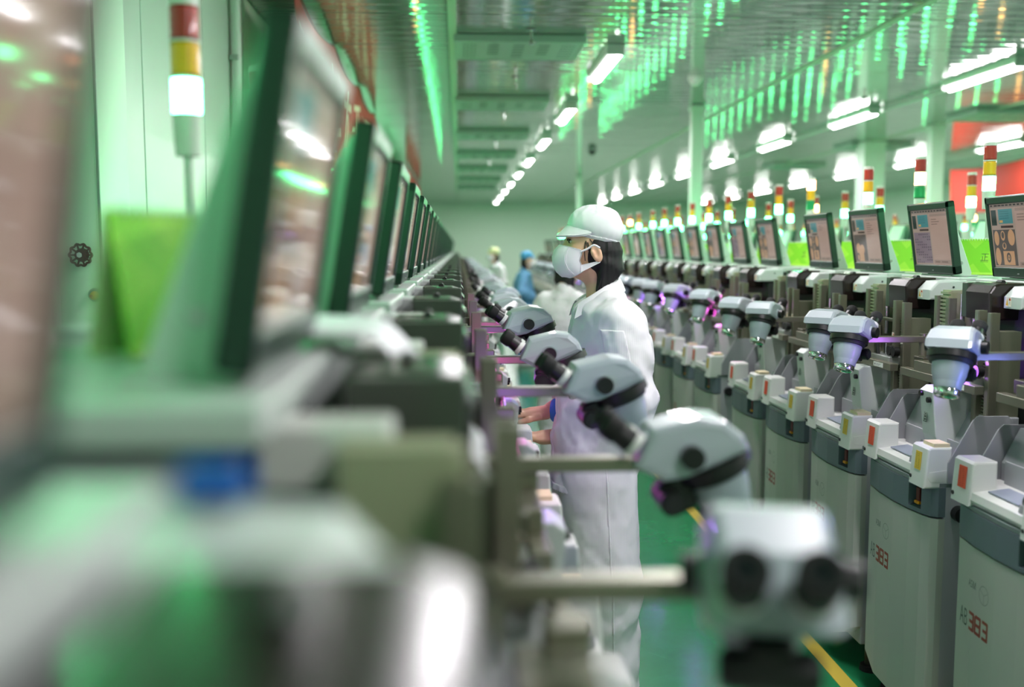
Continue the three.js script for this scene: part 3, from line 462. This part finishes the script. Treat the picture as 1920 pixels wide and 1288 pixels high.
// right row, faces the aisle (-x)
const depthsB = [2.5, 3.12, 3.7, 4.3, 4.88, 5.72, 6.32, 6.95, ...run(7.55, 20.6, 0.61, 6)];
const scopesB = [[-0.1, 1.275, 0.125, 0.85], [-0.2, 1.255, 0.12, 0.8], [0.0, 1.255, 0.07, 0.7], [-0.06, 1.25, 0.105, 0.85], [0, 1.245, 0.09, 0.7], [0.14, 1.255, 0.075, 0.75]];
row({ x: 1.45, face: -1, depths: depthsB, name: 'the right row', kind: (d) => d < 9 ? bonderNear : bonderFar, calendars: (i) => i > 1, scopes: (i) => i < scopesB.length ? scopesB[i] : [0.05 * Math.sin(i * 1.7), 1.258, 0.08 + 0.03 * Math.sin(i * 3.1), 0.75 + 0.15 * Math.sin(i * 2)], glow: (i) => ({ 0: 'blue', 1: 'violet', 5: 'magenta', 6: 'violet', 8: 'violet', 11: 'magenta', 14: 'violet' })[i], lit: (i) => ({ 3: 'amber', 5: 'red', 15: 'amber', 21: 'amber', 24: 'red' })[i] || 'green' });
{
  const t = thing('paper_sheet', 'white sheet lying over the covers of the second left machine', 'sheet', [-0.042, 1.434, -1.12]);
  part(t, 'sheet', grid(16, 8, (u, v, o) => [-0.13 + 0.2 * u, 0.04 - 0.012 * u - 0.24 * Math.max(0, u - 0.4) ** 1.2 + 0.004 * Math.sin(v * 7 + u * 3) + o, 0.1 - 0.22 * v + 0.04 * u], 0.002), M('#e4e4e8', 0.6));
  const b = thing('blue_clip', 'small blue plastic clip on the white head of the nearest left machine', 'clip', [-0.105, 1.4505, -0.425]);
  part(b, 'cap', box(0.03, 0.016, 0.016, 0.003), mat.blueKnob, 0, 0.01, 0); part(b, 'foot', box(0.022, 0.003, 0.012, 0.001), mat.black, 0, 0.0015, 0);
}
// rows beyond: back to back with the right row, then across the next aisles
const litFar = (a) => (i) => a.includes(i) ? 'amber' : 'green';
row({ x: 3.5, face: 1, depths: run(4.6, 20, 0.607), name: 'the row behind the right row', kind: () => bonderPlain, calendars: (i) => i % 3 === 0 && i < 9, lit: (i) => ({ 5: 'amber', 12: 'amber' })[i] || 'green', mon: (d) => d < 12, nearLimit: 6 });
row({ x: 4.7, face: -1, depths: run(6.2, 22, 0.63), name: 'the second aisle, far side', kind: () => bonderPlain, calendars: (i) => i % 2 === 0 && i < 10, lit: litFar([6, 13]), mon: (d) => d < 14, nearLimit: 0 });
row({ x: 6.8, face: 1, depths: run(8.5, 18.5, 0.63), name: 'the row past the second aisle', kind: () => bonderPlain, calendars: () => false, lit: litFar([4, 9]), mon: false, nearLimit: 0 });
row({ x: 8.1, face: -1, depths: run(10.2, 18.5, 0.63), name: 'the third aisle, far side', kind: () => bonderPlain, calendars: () => false, lit: litFar([2, 8]), mon: false, nearLimit: 0 });
// ------------------------------------------------------------------ people, shaped from distance fields
function sdfMesh(f, lo, hi, cell) {
  const n = [0, 1, 2].map((k) => Math.ceil((hi[k] - lo[k]) / cell) + 1), [nx, ny, nz] = n, v = new Float32Array(nx * ny * nz), id = (i, j, k) => (k * ny + j) * nx + i;
  for (let k = 0; k < nz; k++) for (let j = 0; j < ny; j++) for (let i = 0; i < nx; i++) v[id(i, j, k)] = f(lo[0] + i * cell, lo[1] + j * cell, lo[2] + k * cell);
  const pos = [], nor = [], idx = [], at_ = new Int32Array(nx * ny * nz).fill(-1), e = cell * 0.5;
  for (let k = 0; k < nz - 1; k++) for (let j = 0; j < ny - 1; j++) for (let i = 0; i < nx - 1; i++) {
    let c = 0, sx = 0, sy = 0, sz = 0, neg = 0;
    const val = (a, b, d) => v[id(i + a, j + b, k + d)];
    for (let q = 0; q < 8; q++) if (val(q & 1, q >> 1 & 1, q >> 2) < 0) neg++;
    if (neg === 0 || neg === 8) continue;
    for (const [a, b] of EDGES) { const va = val(a & 1, a >> 1 & 1, a >> 2), vb = val(b & 1, b >> 1 & 1, b >> 2); if ((va < 0) !== (vb < 0)) { const t = va / (va - vb); sx += (a & 1) + t * ((b & 1) - (a & 1)); sy += (a >> 1 & 1) + t * ((b >> 1 & 1) - (a >> 1 & 1)); sz += (a >> 2) + t * ((b >> 2) - (a >> 2)); c++; } }
    const x = lo[0] + (i + sx / c) * cell, y = lo[1] + (j + sy / c) * cell, z = lo[2] + (k + sz / c) * cell;
    at_[id(i, j, k)] = pos.length / 3; pos.push(x, y, z);
    const g = [f(x + e, y, z) - f(x - e, y, z), f(x, y + e, z) - f(x, y - e, z), f(x, y, z + e) - f(x, y, z - e)], l = Math.hypot(...g) || 1; nor.push(g[0] / l, g[1] / l, g[2] / l);
  }
  const quad = (a, b, c, d, flip) => { if (a < 0 || b < 0 || c < 0 || d < 0) return; flip ? idx.push(a, c, b, a, d, c) : idx.push(a, b, c, a, c, d); };
  for (let k = 1; k < nz - 1; k++) for (let j = 1; j < ny - 1; j++) for (let i = 1; i < nx - 1; i++) {
    const s = v[id(i, j, k)] < 0;
    if (s !== v[id(i + 1, j, k)] < 0) quad(at_[id(i, j - 1, k - 1)], at_[id(i, j, k - 1)], at_[id(i, j, k)], at_[id(i, j - 1, k)], !s);
    if (s !== v[id(i, j + 1, k)] < 0) quad(at_[id(i - 1, j, k - 1)], at_[id(i - 1, j, k)], at_[id(i, j, k)], at_[id(i, j, k - 1)], !s);
    if (s !== v[id(i, j, k + 1)] < 0) quad(at_[id(i - 1, j - 1, k)], at_[id(i, j - 1, k)], at_[id(i, j, k)], at_[id(i - 1, j, k)], !s);
  }
  const uv = []; for (let i = 0; i < pos.length; i += 3) uv.push(Math.atan2(pos[i + 2], pos[i] - 0.02) * 0.17, pos[i + 1]);
  const g = new THREE.BufferGeometry(); g.setAttribute('position', new THREE.Float32BufferAttribute(pos, 3)); g.setAttribute('normal', new THREE.Float32BufferAttribute(nor, 3)); g.setAttribute('uv', new THREE.Float32BufferAttribute(uv, 2)); g.setIndex(idx); return g;
}
const EDGES = [[0, 1], [2, 3], [4, 5], [6, 7], [0, 2], [1, 3], [4, 6], [5, 7], [0, 4], [1, 5], [2, 6], [3, 7]];
const smin = (a, b, k) => { const h = Math.max(k - Math.abs(a - b), 0) / k; return Math.min(a, b) - h * h * k * 0.25; };
const smax = (a, b, k) => -smin(-a, -b, k);
const bone = (x, y, z, a, b, ra, rb) => { const dx = b[0] - a[0], dy = b[1] - a[1], dz = b[2] - a[2], px = x - a[0], py = y - a[1], pz = z - a[2], h = Math.min(1, Math.max(0, (px * dx + py * dy + pz * dz) / (dx * dx + dy * dy + dz * dz))); return Math.hypot(px - dx * h, py - dy * h, pz - dz * h) - (ra + (rb - ra) * h); };
const ell = (x, y, z, c, r) => { const a = (x - c[0]) / r[0], b = (y - c[1]) / r[1], d = (z - c[2]) / r[2], k0 = Math.hypot(a, b, d), k1 = Math.hypot(a / r[0], b / r[1], d / r[2]); return k1 ? k0 * (k0 - 1) / k1 : -Math.min(...r); };
const table = (t, y) => { let i = 0; while (i < t.length - 2 && y > t[i + 1][0]) i++; const a = t[i], b = t[i + 1], u = Math.min(1, Math.max(0, (y - a[0]) / (b[0] - a[0]))), s = u * u * (3 - 2 * u); return a.map((q, k) => q + (b[k] - q) * (k ? s : u)); };
// the pose: facing -x, left side towards +z
const J = { sh: [[0.045, 1.312, 0.15], [0.045, 1.312, -0.15]], el: [[0.075, 1.08, 0.215], [0.06, 1.1, -0.25]], wr: [[-0.135, 0.925, -0.04], [-0.165, 0.985, -0.165]], cuff: [[-0.075, 0.955, 0.03], [-0.115, 1.005, -0.185]] };
const fHead = (x, y, z) => {
  const az = Math.abs(z);
  let d = ell(x, y, z, [-0.026, 1.588, 0], [0.084, 0.094, 0.073]);
  d = smin(d, ell(x, y, z, [-0.058, 1.54, 0], [0.062, 0.072, 0.058]), 0.03);
  d = smin(d, bone(x, y, z, [-0.095, 1.488, 0], [-0.05, 1.5, 0.0], 0.022, 0.045), 0.03);
  d = smin(d, bone(x, y, z, [-0.108, 1.582, 0], [-0.13, 1.55, 0], 0.007, 0.012), 0.012);
  d = smin(d, ell(x, y, z, [-0.088, 1.602, az > 0 ? Math.sign(z) * 0.028 : 0], [0.02, 0.01, 0.03]), 0.02);
  d = smax(d, -ell(x, y, az, [-0.118, 1.583, 0.034], [0.014, 0.011, 0.017]), 0.01);
  d = smin(d, ell(x, y, az, [-0.084, 1.556, 0.042], [0.02, 0.018, 0.018]), 0.02);
  const ex = x + 0.024 + (y - 1.545) * 0.25;
  let ear = ell(ex, y, az, [0, 1.545, 0.083], [0.018, 0.03, 0.01]);
  ear = smax(ear, -ell(ex, y, az, [-0.003, 1.55, 0.097], [0.012, 0.022, 0.012]), 0.006);
  ear = smin(ear, ell(ex, y, az, [-0.012, 1.545, 0.083], [0.006, 0.009, 0.009]), 0.006);
  d = smin(d, ear, 0.01);
  return smin(d, bone(x, y, z, [0.0, 1.53, 0], [0.012, 1.36, 0], 0.05, 0.056), 0.035);
};
const fBody = (x, y, z) => {
  let d = bone(x, y, z, [0.0, 1.5, 0], [0.012, 1.34, 0], 0.05, 0.056);
  d = smin(d, ell(x, y, z, [0.03, 1.2, 0], [0.095, 0.2, 0.15]), 0.05); d = smin(d, ell(x, y, z, [0.01, 0.95, 0], [0.095, 0.16, 0.14]), 0.06);
  for (const s of [0, 1]) {
    d = smin(d, bone(x, y, z, J.sh[s], J.el[s], 0.05, 0.04), 0.04); d = smin(d, bone(x, y, z, J.el[s], J.wr[s], 0.04, 0.026), 0.02);
    const q = s ? -0.1 : 0.1; d = smin(d, bone(x, y, z, [0.0, 0.86, q * 0.9], [0.02, 0.47, q], 0.08, 0.055), 0.04); d = smin(d, bone(x, y, z, [0.02, 0.47, q], [0.05, 0.1, q], 0.055, 0.035), 0.02); d = smin(d, bone(x, y, z, [0.05, 0.07, q], [-0.09, 0.04, q], 0.036, 0.026), 0.02);
  }
  return d;
};
// a hand: wrist w, forward direction is -x; s tells the thumb's side in z; drop bends the fingers down
function fHand(w, s, drop) {
  const p = [w[0] - 0.05, w[1] - 0.006, w[2]], f = [];
  const fingers = [[-0.03, 0.062, 0.0085], [-0.01, 0.07, 0.009], [0.011, 0.066, 0.0088], [0.03, 0.052, 0.0078]];
  fingers.forEach(([o, L, r]) => { const a = [p[0] - 0.04, p[1] + 0.004, p[2] - s * o], b = [a[0] - L * 0.42, a[1] - 0.006 - drop * 0.2, a[2] - s * o * 0.1], c = [b[0] - L * 0.3, b[1] - 0.014 - drop * 0.5, b[2]], e = [c[0] - L * 0.18, c[1] - 0.014 - drop * 0.5, c[2]]; f.push([a, b, r * 1.08, r], [b, c, r, r * 0.92], [c, e, r * 0.92, r * 0.8]); });
  const t0 = [p[0] + 0.02, p[1] - 0.006, p[2] + s * 0.03], t1 = [p[0] - 0.015, p[1] - 0.012, p[2] + s * 0.05], t2 = [p[0] - 0.045, p[1] - 0.02, p[2] + s * 0.048];
  f.push([t0, t1, 0.013, 0.0105], [t1, t2, 0.0105, 0.0085]);
  return (x, y, z) => {
    let d = ell(x, y, z, [p[0] - 0.005, p[1], p[2]], [0.05, 0.017, 0.043]);
    d = smin(d, bone(x, y, z, w, [p[0], p[1], p[2]], 0.026, 0.022), 0.02);
    for (const [a, b, r1, r2] of f) d = smin(d, bone(x, y, z, a, b, r1, r2), 0.006);
    for (let i = 0; i < 4; i++) d = smin(d, bone(x, y, z, [p[0] + 0.02, p[1] + 0.008, p[2] - s * fingers[i][0] * 0.6], f[i * 3][0], 0.006, 0.009), 0.012);
    return d;
  };
}
const fold = (x, y, z, k) => k * (noise3(x * 11 + y * 4, y * 7, z * 11) + 0.55 * noise3(x * 23, y * 17 + x * 9, z * 23) + 0.25 * noise3(x * 50, y * 40, z * 50));
const JT = [[0.765, -0.023, 0.146, 0.195], [0.9, -0.008, 0.15, 0.2], [1.03, 0.012, 0.157, 0.195], [1.15, 0.024, 0.15, 0.19], [1.25, 0.032, 0.138, 0.18], [1.35, 0.012, 0.104, 0.15], [1.4, 0.0, 0.082, 0.11], [1.44, -0.002, 0.062, 0.072]];
const fJacket = (x, y, z) => {
  const [, cx, rx, rz] = table(JT, y);
  let d = (Math.hypot((x - cx) / rx, z / rz) - 1) * Math.min(rx, rz);
  d = smax(d, y - (1.418 + 0.6 * Math.min(0.04, x)), 0.02);
  for (const s of [0, 1]) { let a = bone(x, y, z, J.sh[s], J.el[s], 0.082, 0.082); a = smin(a, bone(x, y, z, J.el[s], J.cuff[s], 0.08, 0.056), 0.03); const u = [J.cuff[s][0] - J.el[s][0], J.cuff[s][1] - J.el[s][1], J.cuff[s][2] - J.el[s][2]], l = Math.hypot(...u); a = smax(a, ((x - J.cuff[s][0]) * u[0] + (y - J.cuff[s][1]) * u[1] + (z - J.cuff[s][2]) * u[2]) / l, 0.008); d = smin(d, a, 0.045); }
  d += fold(x, y, z, 0.0105) + 0.006 * Math.sin(34 * (x * 0.9 + y * 0.8) + 6 * noise3(x * 6, y * 6, z * 6)) * Math.max(0, Math.min(1, (1.2 - y) * 4)) * Math.max(0, Math.min(1, (y - 0.8) * 8)) - 0.006 * Math.abs(noise3(x * 8 + y * 3, y * 3 - x * 4, z * 8));
  return smax(d, 0.765 - y, 0.006);
};
const fTrousers = (x, y, z) => {
  let d = ell(x, y, z, [-0.018, 0.84, 0], [0.132, 0.17, 0.17]);
  for (const q of [0.095, -0.095]) { const o = q > 0 ? 0 : -0.02; d = smin(d, bone(x, y, z, [-0.012 + o, 0.8, q], [0.005 + o, 0.45, q * 1.05], 0.125, 0.122), 0.04); d = smin(d, bone(x, y, z, [0.005 + o, 0.45, q * 1.05], [0.04 + o, 0.1, q * 1.05], 0.122, 0.085), 0.04); }
  d += fold(x, y, z, 0.006) + 0.005 * Math.sin(26 * y + 9 * noise3(x * 5, y * 4, z * 5)) * Math.max(0, Math.min(1, (0.62 - y) * 3));
  return smax(smax(d, 0.085 - y, 0.006), y - 0.9, 0.01);
};
const capEdge = (x, y) => y - (1.606 - 0.209 * (x + 0.107));
const fCapRaw = (x, y, z) => { let d = smin(ell(x, y, z, [-0.024, 1.634, 0], [0.086, 0.064, 0.088]), ell(x, y, z, [0.008, 1.617, 0], [0.067, 0.062, 0.088]), 0.02); d = smin(d, ell(x, y, z, [-0.02, 1.65, 0], [0.078, 0.05, 0.08]), 0.02); const a = Math.atan2(z, x + 0.01); return d + (0.0007 * Math.sin(a * 17 + 5 * noise3(x * 20, y * 20, z * 20)) + 0.0042 * noise3(x * 30, y * 22, z * 34) + 0.002 * noise3(x * 70, y * 40, z * 70)) * Math.max(0, Math.min(1, (y - 1.64) * 22)) * Math.min(1, Math.hypot(x + 0.01, z) * 22) + 0.0012 * noise3(x * 60, y * 30, z * 60); };
const fCap = (x, y, z) => smax(fCapRaw(x, y, z), -capEdge(x, y), 0.004);
const fHair = (x, y, z) => {
  let d = ell(x, y, z, [-0.008, 1.555, 0], [0.074, 0.096, 0.081]);
  const az = Math.abs(z);
  d = smin(d, bone(x, y, az, [0.026, 1.545, 0.035], [0.034, 1.495, 0.042], 0.042, 0.03), 0.02);
  d = smin(d, bone(x, y, az, [0.034, 1.495, 0.042], [0.0, 1.43, 0.052], 0.033, 0.012), 0.02);
  d = smin(d, bone(x, y, az, [0.008, 1.51, 0.062], [-0.022, 1.402, 0.056], 0.024, 0.004), 0.015);
  d = smin(d, bone(x, y, az, [0.038, 1.51, 0.03], [0.072, 1.488, 0.045], 0.026, 0.003), 0.012);
  d = smin(d, bone(x, y, z, [0.033, 1.5, 0], [0.03, 1.465, 0], 0.035, 0.012), 0.02);
  d += 0.0006 * Math.sin(x * 300 + 9 * noise3(x * 20, y * 7, z * 20)) + 0.0035 * noise3(x * 45, y * 9, z * 45);
  d = smax(d, -(x + 0.047 + Math.max(0, 1.57 - y) * 0.9), 0.01);
  return smax(d, -capEdge(x, y) * -1 - 0.012, 0.004);
};
const lerpList = (L, t) => { const s = Math.min(L.length - 1.0001, Math.max(0, t * (L.length - 1))), i = Math.floor(s), u = s - i; return L[i].map((q, k) => q + (L[i + 1][k] - q) * u); };
const fineStripe = canvasTex(64, 64, (c, w, h) => { c.fillStyle = '#ffffff'; c.fillRect(0, 0, w, h); c.fillStyle = '#f7f7f9'; for (let x = 0; x < w; x += 16) c.fillRect(x, 0, 4, h); });
fineStripe.wrapS = fineStripe.wrapT = THREE.RepeatWrapping; fineStripe.repeat.set(55, 55);
const people = {};
{
  const P = people, c1 = 0.0105;
  P.body = join([sdfMesh(fBody, [-0.2, -0.01, -0.33], [0.2, 1.46, 0.33], 0.013), sdfMesh(fHead, [-0.16, 1.38, -0.11], [0.09, 1.71, 0.11], 0.0036), sdfMesh(fHand(J.wr[0], -1, 0.004), [-0.29, 0.85, -0.12], [-0.1, 0.97, 0.05], 0.0032), sdfMesh(fHand(J.wr[1], 1, 0.014), [-0.31, 0.9, -0.25], [-0.13, 1.03, -0.08], 0.0032)]);
  P.jacket = sdfMesh(fJacket, [-0.24, 0.74, -0.37], [0.24, 1.46, 0.37], c1);
  P.hem = sdfMesh((x, y, z) => smax(fJacket(x, y, z) - 0.003, Math.abs(y - 0.778) - 0.013, 0.003), [-0.24, 0.74, -0.25], [0.2, 0.81, 0.25], 0.006);
  P.pocket = sdfMesh((x, y, z) => smax(fJacket(x, y, z) - 0.005, Math.max(Math.abs(x - 0.018 + (y - 1.25) * 0.2) - 0.035, Math.abs(y - 1.235) - 0.072, 0.1 - z), 0.003), [-0.06, 1.13, 0.1], [0.1, 1.34, 0.33], 0.0055);
  P.placket = sdfMesh((x, y, z) => smax(fJacket(x, y, z) - 0.004, Math.max(Math.abs(z) - 0.016, x + 0.03, y - 1.4), 0.003), [-0.2, 0.75, -0.03], [-0.02, 1.42, 0.03], 0.006);
  P.trousers = sdfMesh(fTrousers, [-0.2, 0.06, -0.27], [0.2, 0.93, 0.27], c1);
  P.seam = sdfMesh((x, y, z) => smax(fTrousers(x, y, z) - 0.003, Math.max(Math.abs(x - 0.0 - (0.75 - y) * 0.055) - 0.004, 0.08 - z), 0.002), [-0.05, 0.09, 0.06], [0.1, 0.9, 0.27], 0.005);
  P.cap = sdfMesh(fCap, [-0.14, 1.55, -0.115], [0.13, 1.73, 0.115], 0.0045);
  P.capBand = sdfMesh((x, y, z) => smax(fCapRaw(x, y, z) - 0.0025, Math.abs(capEdge(x, y) - 0.005) - 0.0065, 0.002), [-0.14, 1.55, -0.115], [0.13, 1.65, 0.115], 0.0036);
  P.visor = grid(24, 6, (u, v, o) => { const a = (u - 0.5) * 2 * 1.25, L = 0.042 * Math.pow(Math.max(0.01, (Math.cos(a) - 0.3) / 0.7), 0.7) * v; return [-0.012 - (0.094 + L) * Math.cos(a), 1.64 - 1.0 * L - 0.045 * (1 - Math.cos(a)) + o, (0.09 + L * 0.2) * Math.sin(a)]; }, 0.004);
  P.hair = sdfMesh(fHair, [-0.1, 1.4, -0.11], [0.11, 1.66, 0.11], 0.0042);
  const strands = []; for (let i = 0; i < 26; i++) { const a = 0.2 + 2.7 * (i / 25), sgn = i % 2 ? 1 : -1, x0 = -0.01 + 0.055 * (0.5 - 0.5 * Math.cos(a)) + 0.01 * rnd(), z0 = sgn * (0.072 - 0.035 * (i / 25)), y0 = 1.5, dx = -0.03 + 0.06 * rnd(), y1 = 1.405 + 0.03 * rnd(); strands.push(new THREE.TubeGeometry(new THREE.CatmullRomCurve3([new THREE.Vector3(x0, y0, z0), new THREE.Vector3(x0 + dx * 0.2, (y0 + y1) / 2, z0 * 1.02), new THREE.Vector3(x0 + dx, y1, z0 * 0.95)]), 8, 0.0024, 5)); }
  for (const [a, b, c] of [[[-0.058, 1.585, 0.07], [-0.05, 1.555, 0.077], [-0.03, 1.53, 0.078]], [[-0.052, 1.58, 0.071], [-0.042, 1.545, 0.078], [-0.034, 1.515, 0.075]], [[-0.045, 1.59, 0.073], [-0.028, 1.565, 0.08], [-0.016, 1.55, 0.085]], [[-0.06, 1.58, 0.069], [-0.062, 1.55, 0.073], [-0.06, 1.52, 0.072]]]) strands.push(new THREE.TubeGeometry(new THREE.CatmullRomCurve3([a, b, c].map((q) => new THREE.Vector3(...q))), 8, 0.0016, 5));
  P.strands = join(strands);
  const C = [[-0.138, 1.573], [-0.154, 1.556], [-0.162, 1.533], [-0.16, 1.508], [-0.148, 1.482], [-0.128, 1.466], [-0.104, 1.462]], S = [[-0.078, 1.557], [-0.072, 1.551], [-0.074, 1.54], [-0.08, 1.522], [-0.074, 1.508], [-0.066, 1.497], [-0.07, 1.484]];
  P.mask = grid(28, 18, (u, v, o) => { const s = (u - 0.5) * 2, k = Math.pow(Math.abs(s), 1.7), a = lerpList(C, v), b = lerpList(S, v), z = 0.076 * Math.sin(s * PI / 2) * (1 - 0.1 * v); return [a[0] + (b[0] - a[0]) * k + o, a[1] + (b[1] - a[1]) * k + 0.001 * Math.sin(v * 22) * (1 - k), z]; }, 0.003);
  P.maskSeam = grid(4, 18, (u, v, o) => { const s = 0.6 + 0.04 * u, k = Math.pow(s, 1.7), a = lerpList(C, v), b = lerpList(S, v); return [a[0] + (b[0] - a[0]) * k - 0.0012 + o * 0.5, a[1] + (b[1] - a[1]) * k, 0.076 * Math.sin(s * PI / 2) * (1 - 0.1 * v) + 0.0016 - o]; }, 0.002);
  P.band = [1, -1].map((s) => grid(8, 3, (u, v, o) => [-0.074 + 0.062 * u, 1.507 - 0.024 * v * (1 - 0.75 * u) + 0.014 * u, s * (0.07 + 0.014 * u + o)], 0.002));
  P.loops = [1, -1].map((s) => join( [[[-0.074, 1.55, 0.076], [-0.052, 1.56, 0.081], [-0.034, 1.571, 0.086], [-0.014, 1.562, 0.088]]].map((L) => { const g = new THREE.TubeGeometry(new THREE.CatmullRomCurve3(L.map(([x, y, z]) => new THREE.Vector3(x, y, s * z))), 14, 0.0032, 7); return g; })));
  P.collar = grid(44, 6, (u, v, o) => { const a = (u - 0.5) * 2 * 2.25, prof = [[0.056, -0.03], [0.06, -0.004], [0.066, 0.018], [0.071, 0.02], [0.078, 0.008], [0.086, -0.01], [0.092, -0.028]], [r, h] = lerpList(prof, v), fr = Math.max(0, -Math.cos(a)), rr = r + o + 0.014 * fr * v; return [-0.022 + rr * Math.cos(a) * 1.12, 1.4 + h + 0.05 * Math.cos(a) - 0.02 * fr * fr * v, rr * Math.sin(a)]; }, 0.003);
  P.shoes = sdfMesh((x, y, z) => { let d = 1; for (const q of [0.1, -0.1]) d = Math.min(d, smin(bone(x, y, z, [0.055, 0.05, q], [-0.1, 0.042, q], 0.05, 0.042), bone(x, y, z, [0.055, 0.05, q], [0.05, 0.12, q], 0.048, 0.045), 0.02)); return smax(d, -y, 0.004); }, [-0.17, -0.02, -0.18], [0.14, 0.19, 0.18], 0.012);
}
const skin = M('#e0b494', 0.5, 0, { sheen: 0.2 }), hairMat = M('#0c0a0a', 0.62), irisMat = M('#17100c', 0.2);
const cloth = (hex) => M(hex, 0.62, 0, { map: fineStripe, sheen: 0.3 });
function person(label, pos, turn, scale, coat, legs, capc, opts = {}) {
  const t = thing('person', label, 'person', pos, turn); t.scale.setScalar(scale);
  const P = people;
  part(t, 'body', P.body, skin);
  const cm = cloth(coat), tm = cloth(legs), km = cloth(capc), wm = M('#f4f0f5', 0.7);
  const j = part(t, 'jacket', P.jacket, cm); part(j, 'hem', P.hem, cm); part(j, 'sleeve_pocket', P.pocket, cm); part(j, 'placket', P.placket, cm); part(j, 'collar', P.collar, cm);
  const tr = part(t, 'trousers', P.trousers, tm); part(tr, 'seam', P.seam, tm);
  const h = part(t, 'hair', P.hair, hairMat); part(h, 'hair_strands', P.strands, hairMat);
  const c = part(t, 'cap', P.cap, km); part(c, 'cap_band', P.capBand, km); part(c, 'visor', P.visor, km);
  const m = part(t, 'face_mask', P.mask, wm); for (const g of P.loops) part(m, 'ear_loop', g, wm); for (const g of P.band) part(m, 'ear_band', g, wm); part(m, 'mask_seam', P.maskSeam, wm);
  part(t, 'shoes', P.shoes, wm);
  for (const s of [1, -1]) { const e = part(t, 'eye', memo('eye', () => { const g = new THREE.SphereGeometry(0.0105, 14, 10); g.scale(1, 0.6, 1.15); return g; }), M('#cfc6bf', 0.25), -0.0995, 1.583, s * 0.034); part(e, 'iris', memo('iris', () => { const g = new THREE.SphereGeometry(0.0058, 12, 8); g.scale(0.6, 1, 1); return g; }), irisMat, -0.0085, 0, s * 0.001); part(t, 'upper_lid', memo('lid' + s, () => new THREE.TubeGeometry(new THREE.CatmullRomCurve3([[-0.112, 1.586, 0.024], [-0.114, 1.5905, 0.034], [-0.105, 1.5885, 0.046]].map(([a, b, d]) => new THREE.Vector3(a, b, d * s))), 8, 0.0019, 5)), hairMat); part(t, 'eyebrow', memo('brow' + s, () => new THREE.TubeGeometry(new THREE.CatmullRomCurve3([[-0.112, 1.604, 0.014], [-0.11, 1.609, 0.034], [-0.097, 1.606, 0.05]].map(([a, b, d]) => new THREE.Vector3(a, b, d * s))), 8, 0.0022, 5)), hairMat); }
  if (opts.straps) {
    const w = J.wr[1]; part(t, 'wrist_strap', (() => { const g = new THREE.TorusGeometry(0.031, 0.012, 10, 24); g.scale(1, 1, 1.3); return g; })(), M('#3a86d8', 0.6), w[0] + 0.035, w[1] + 0.006, w[2] - 0.006, 0, PI / 2 - 0.3, 0); const v = J.wr[0]; part(t, 'bracelet', new THREE.TorusGeometry(0.029, 0.004, 8, 24), mat.black, v[0] + 0.03, v[1] + 0.008, v[2] + 0.012, 0, PI / 2 + 0.5, 0);
  }
  return t;
}
person('worker in white coverall, cap and face mask standing in the aisle', [0.47, 0, -3.3], 0, 1, '#e6e3e7', '#e6e3e7', '#e6e6e8', { straps: true });
person('person in blue coverall and blue cap far down the aisle', [0.88, 0, -13.2], PI, 0.9, '#6ba3cf', '#6ba3cf', '#4f9fd0');
person('person in white coverall bending behind the face of the worker', [0.74, 0, -6.9], -2.2, 0.9, '#e3e1e4', '#d5d8d6', '#e2e4e4');
person('person in white coverall far down the left machine row', [0.6, 0, -16.5], 0.3, 0.93, '#e3e1e4', '#d5d8d6', '#d9dca8');
renderer.render(scene, camera);
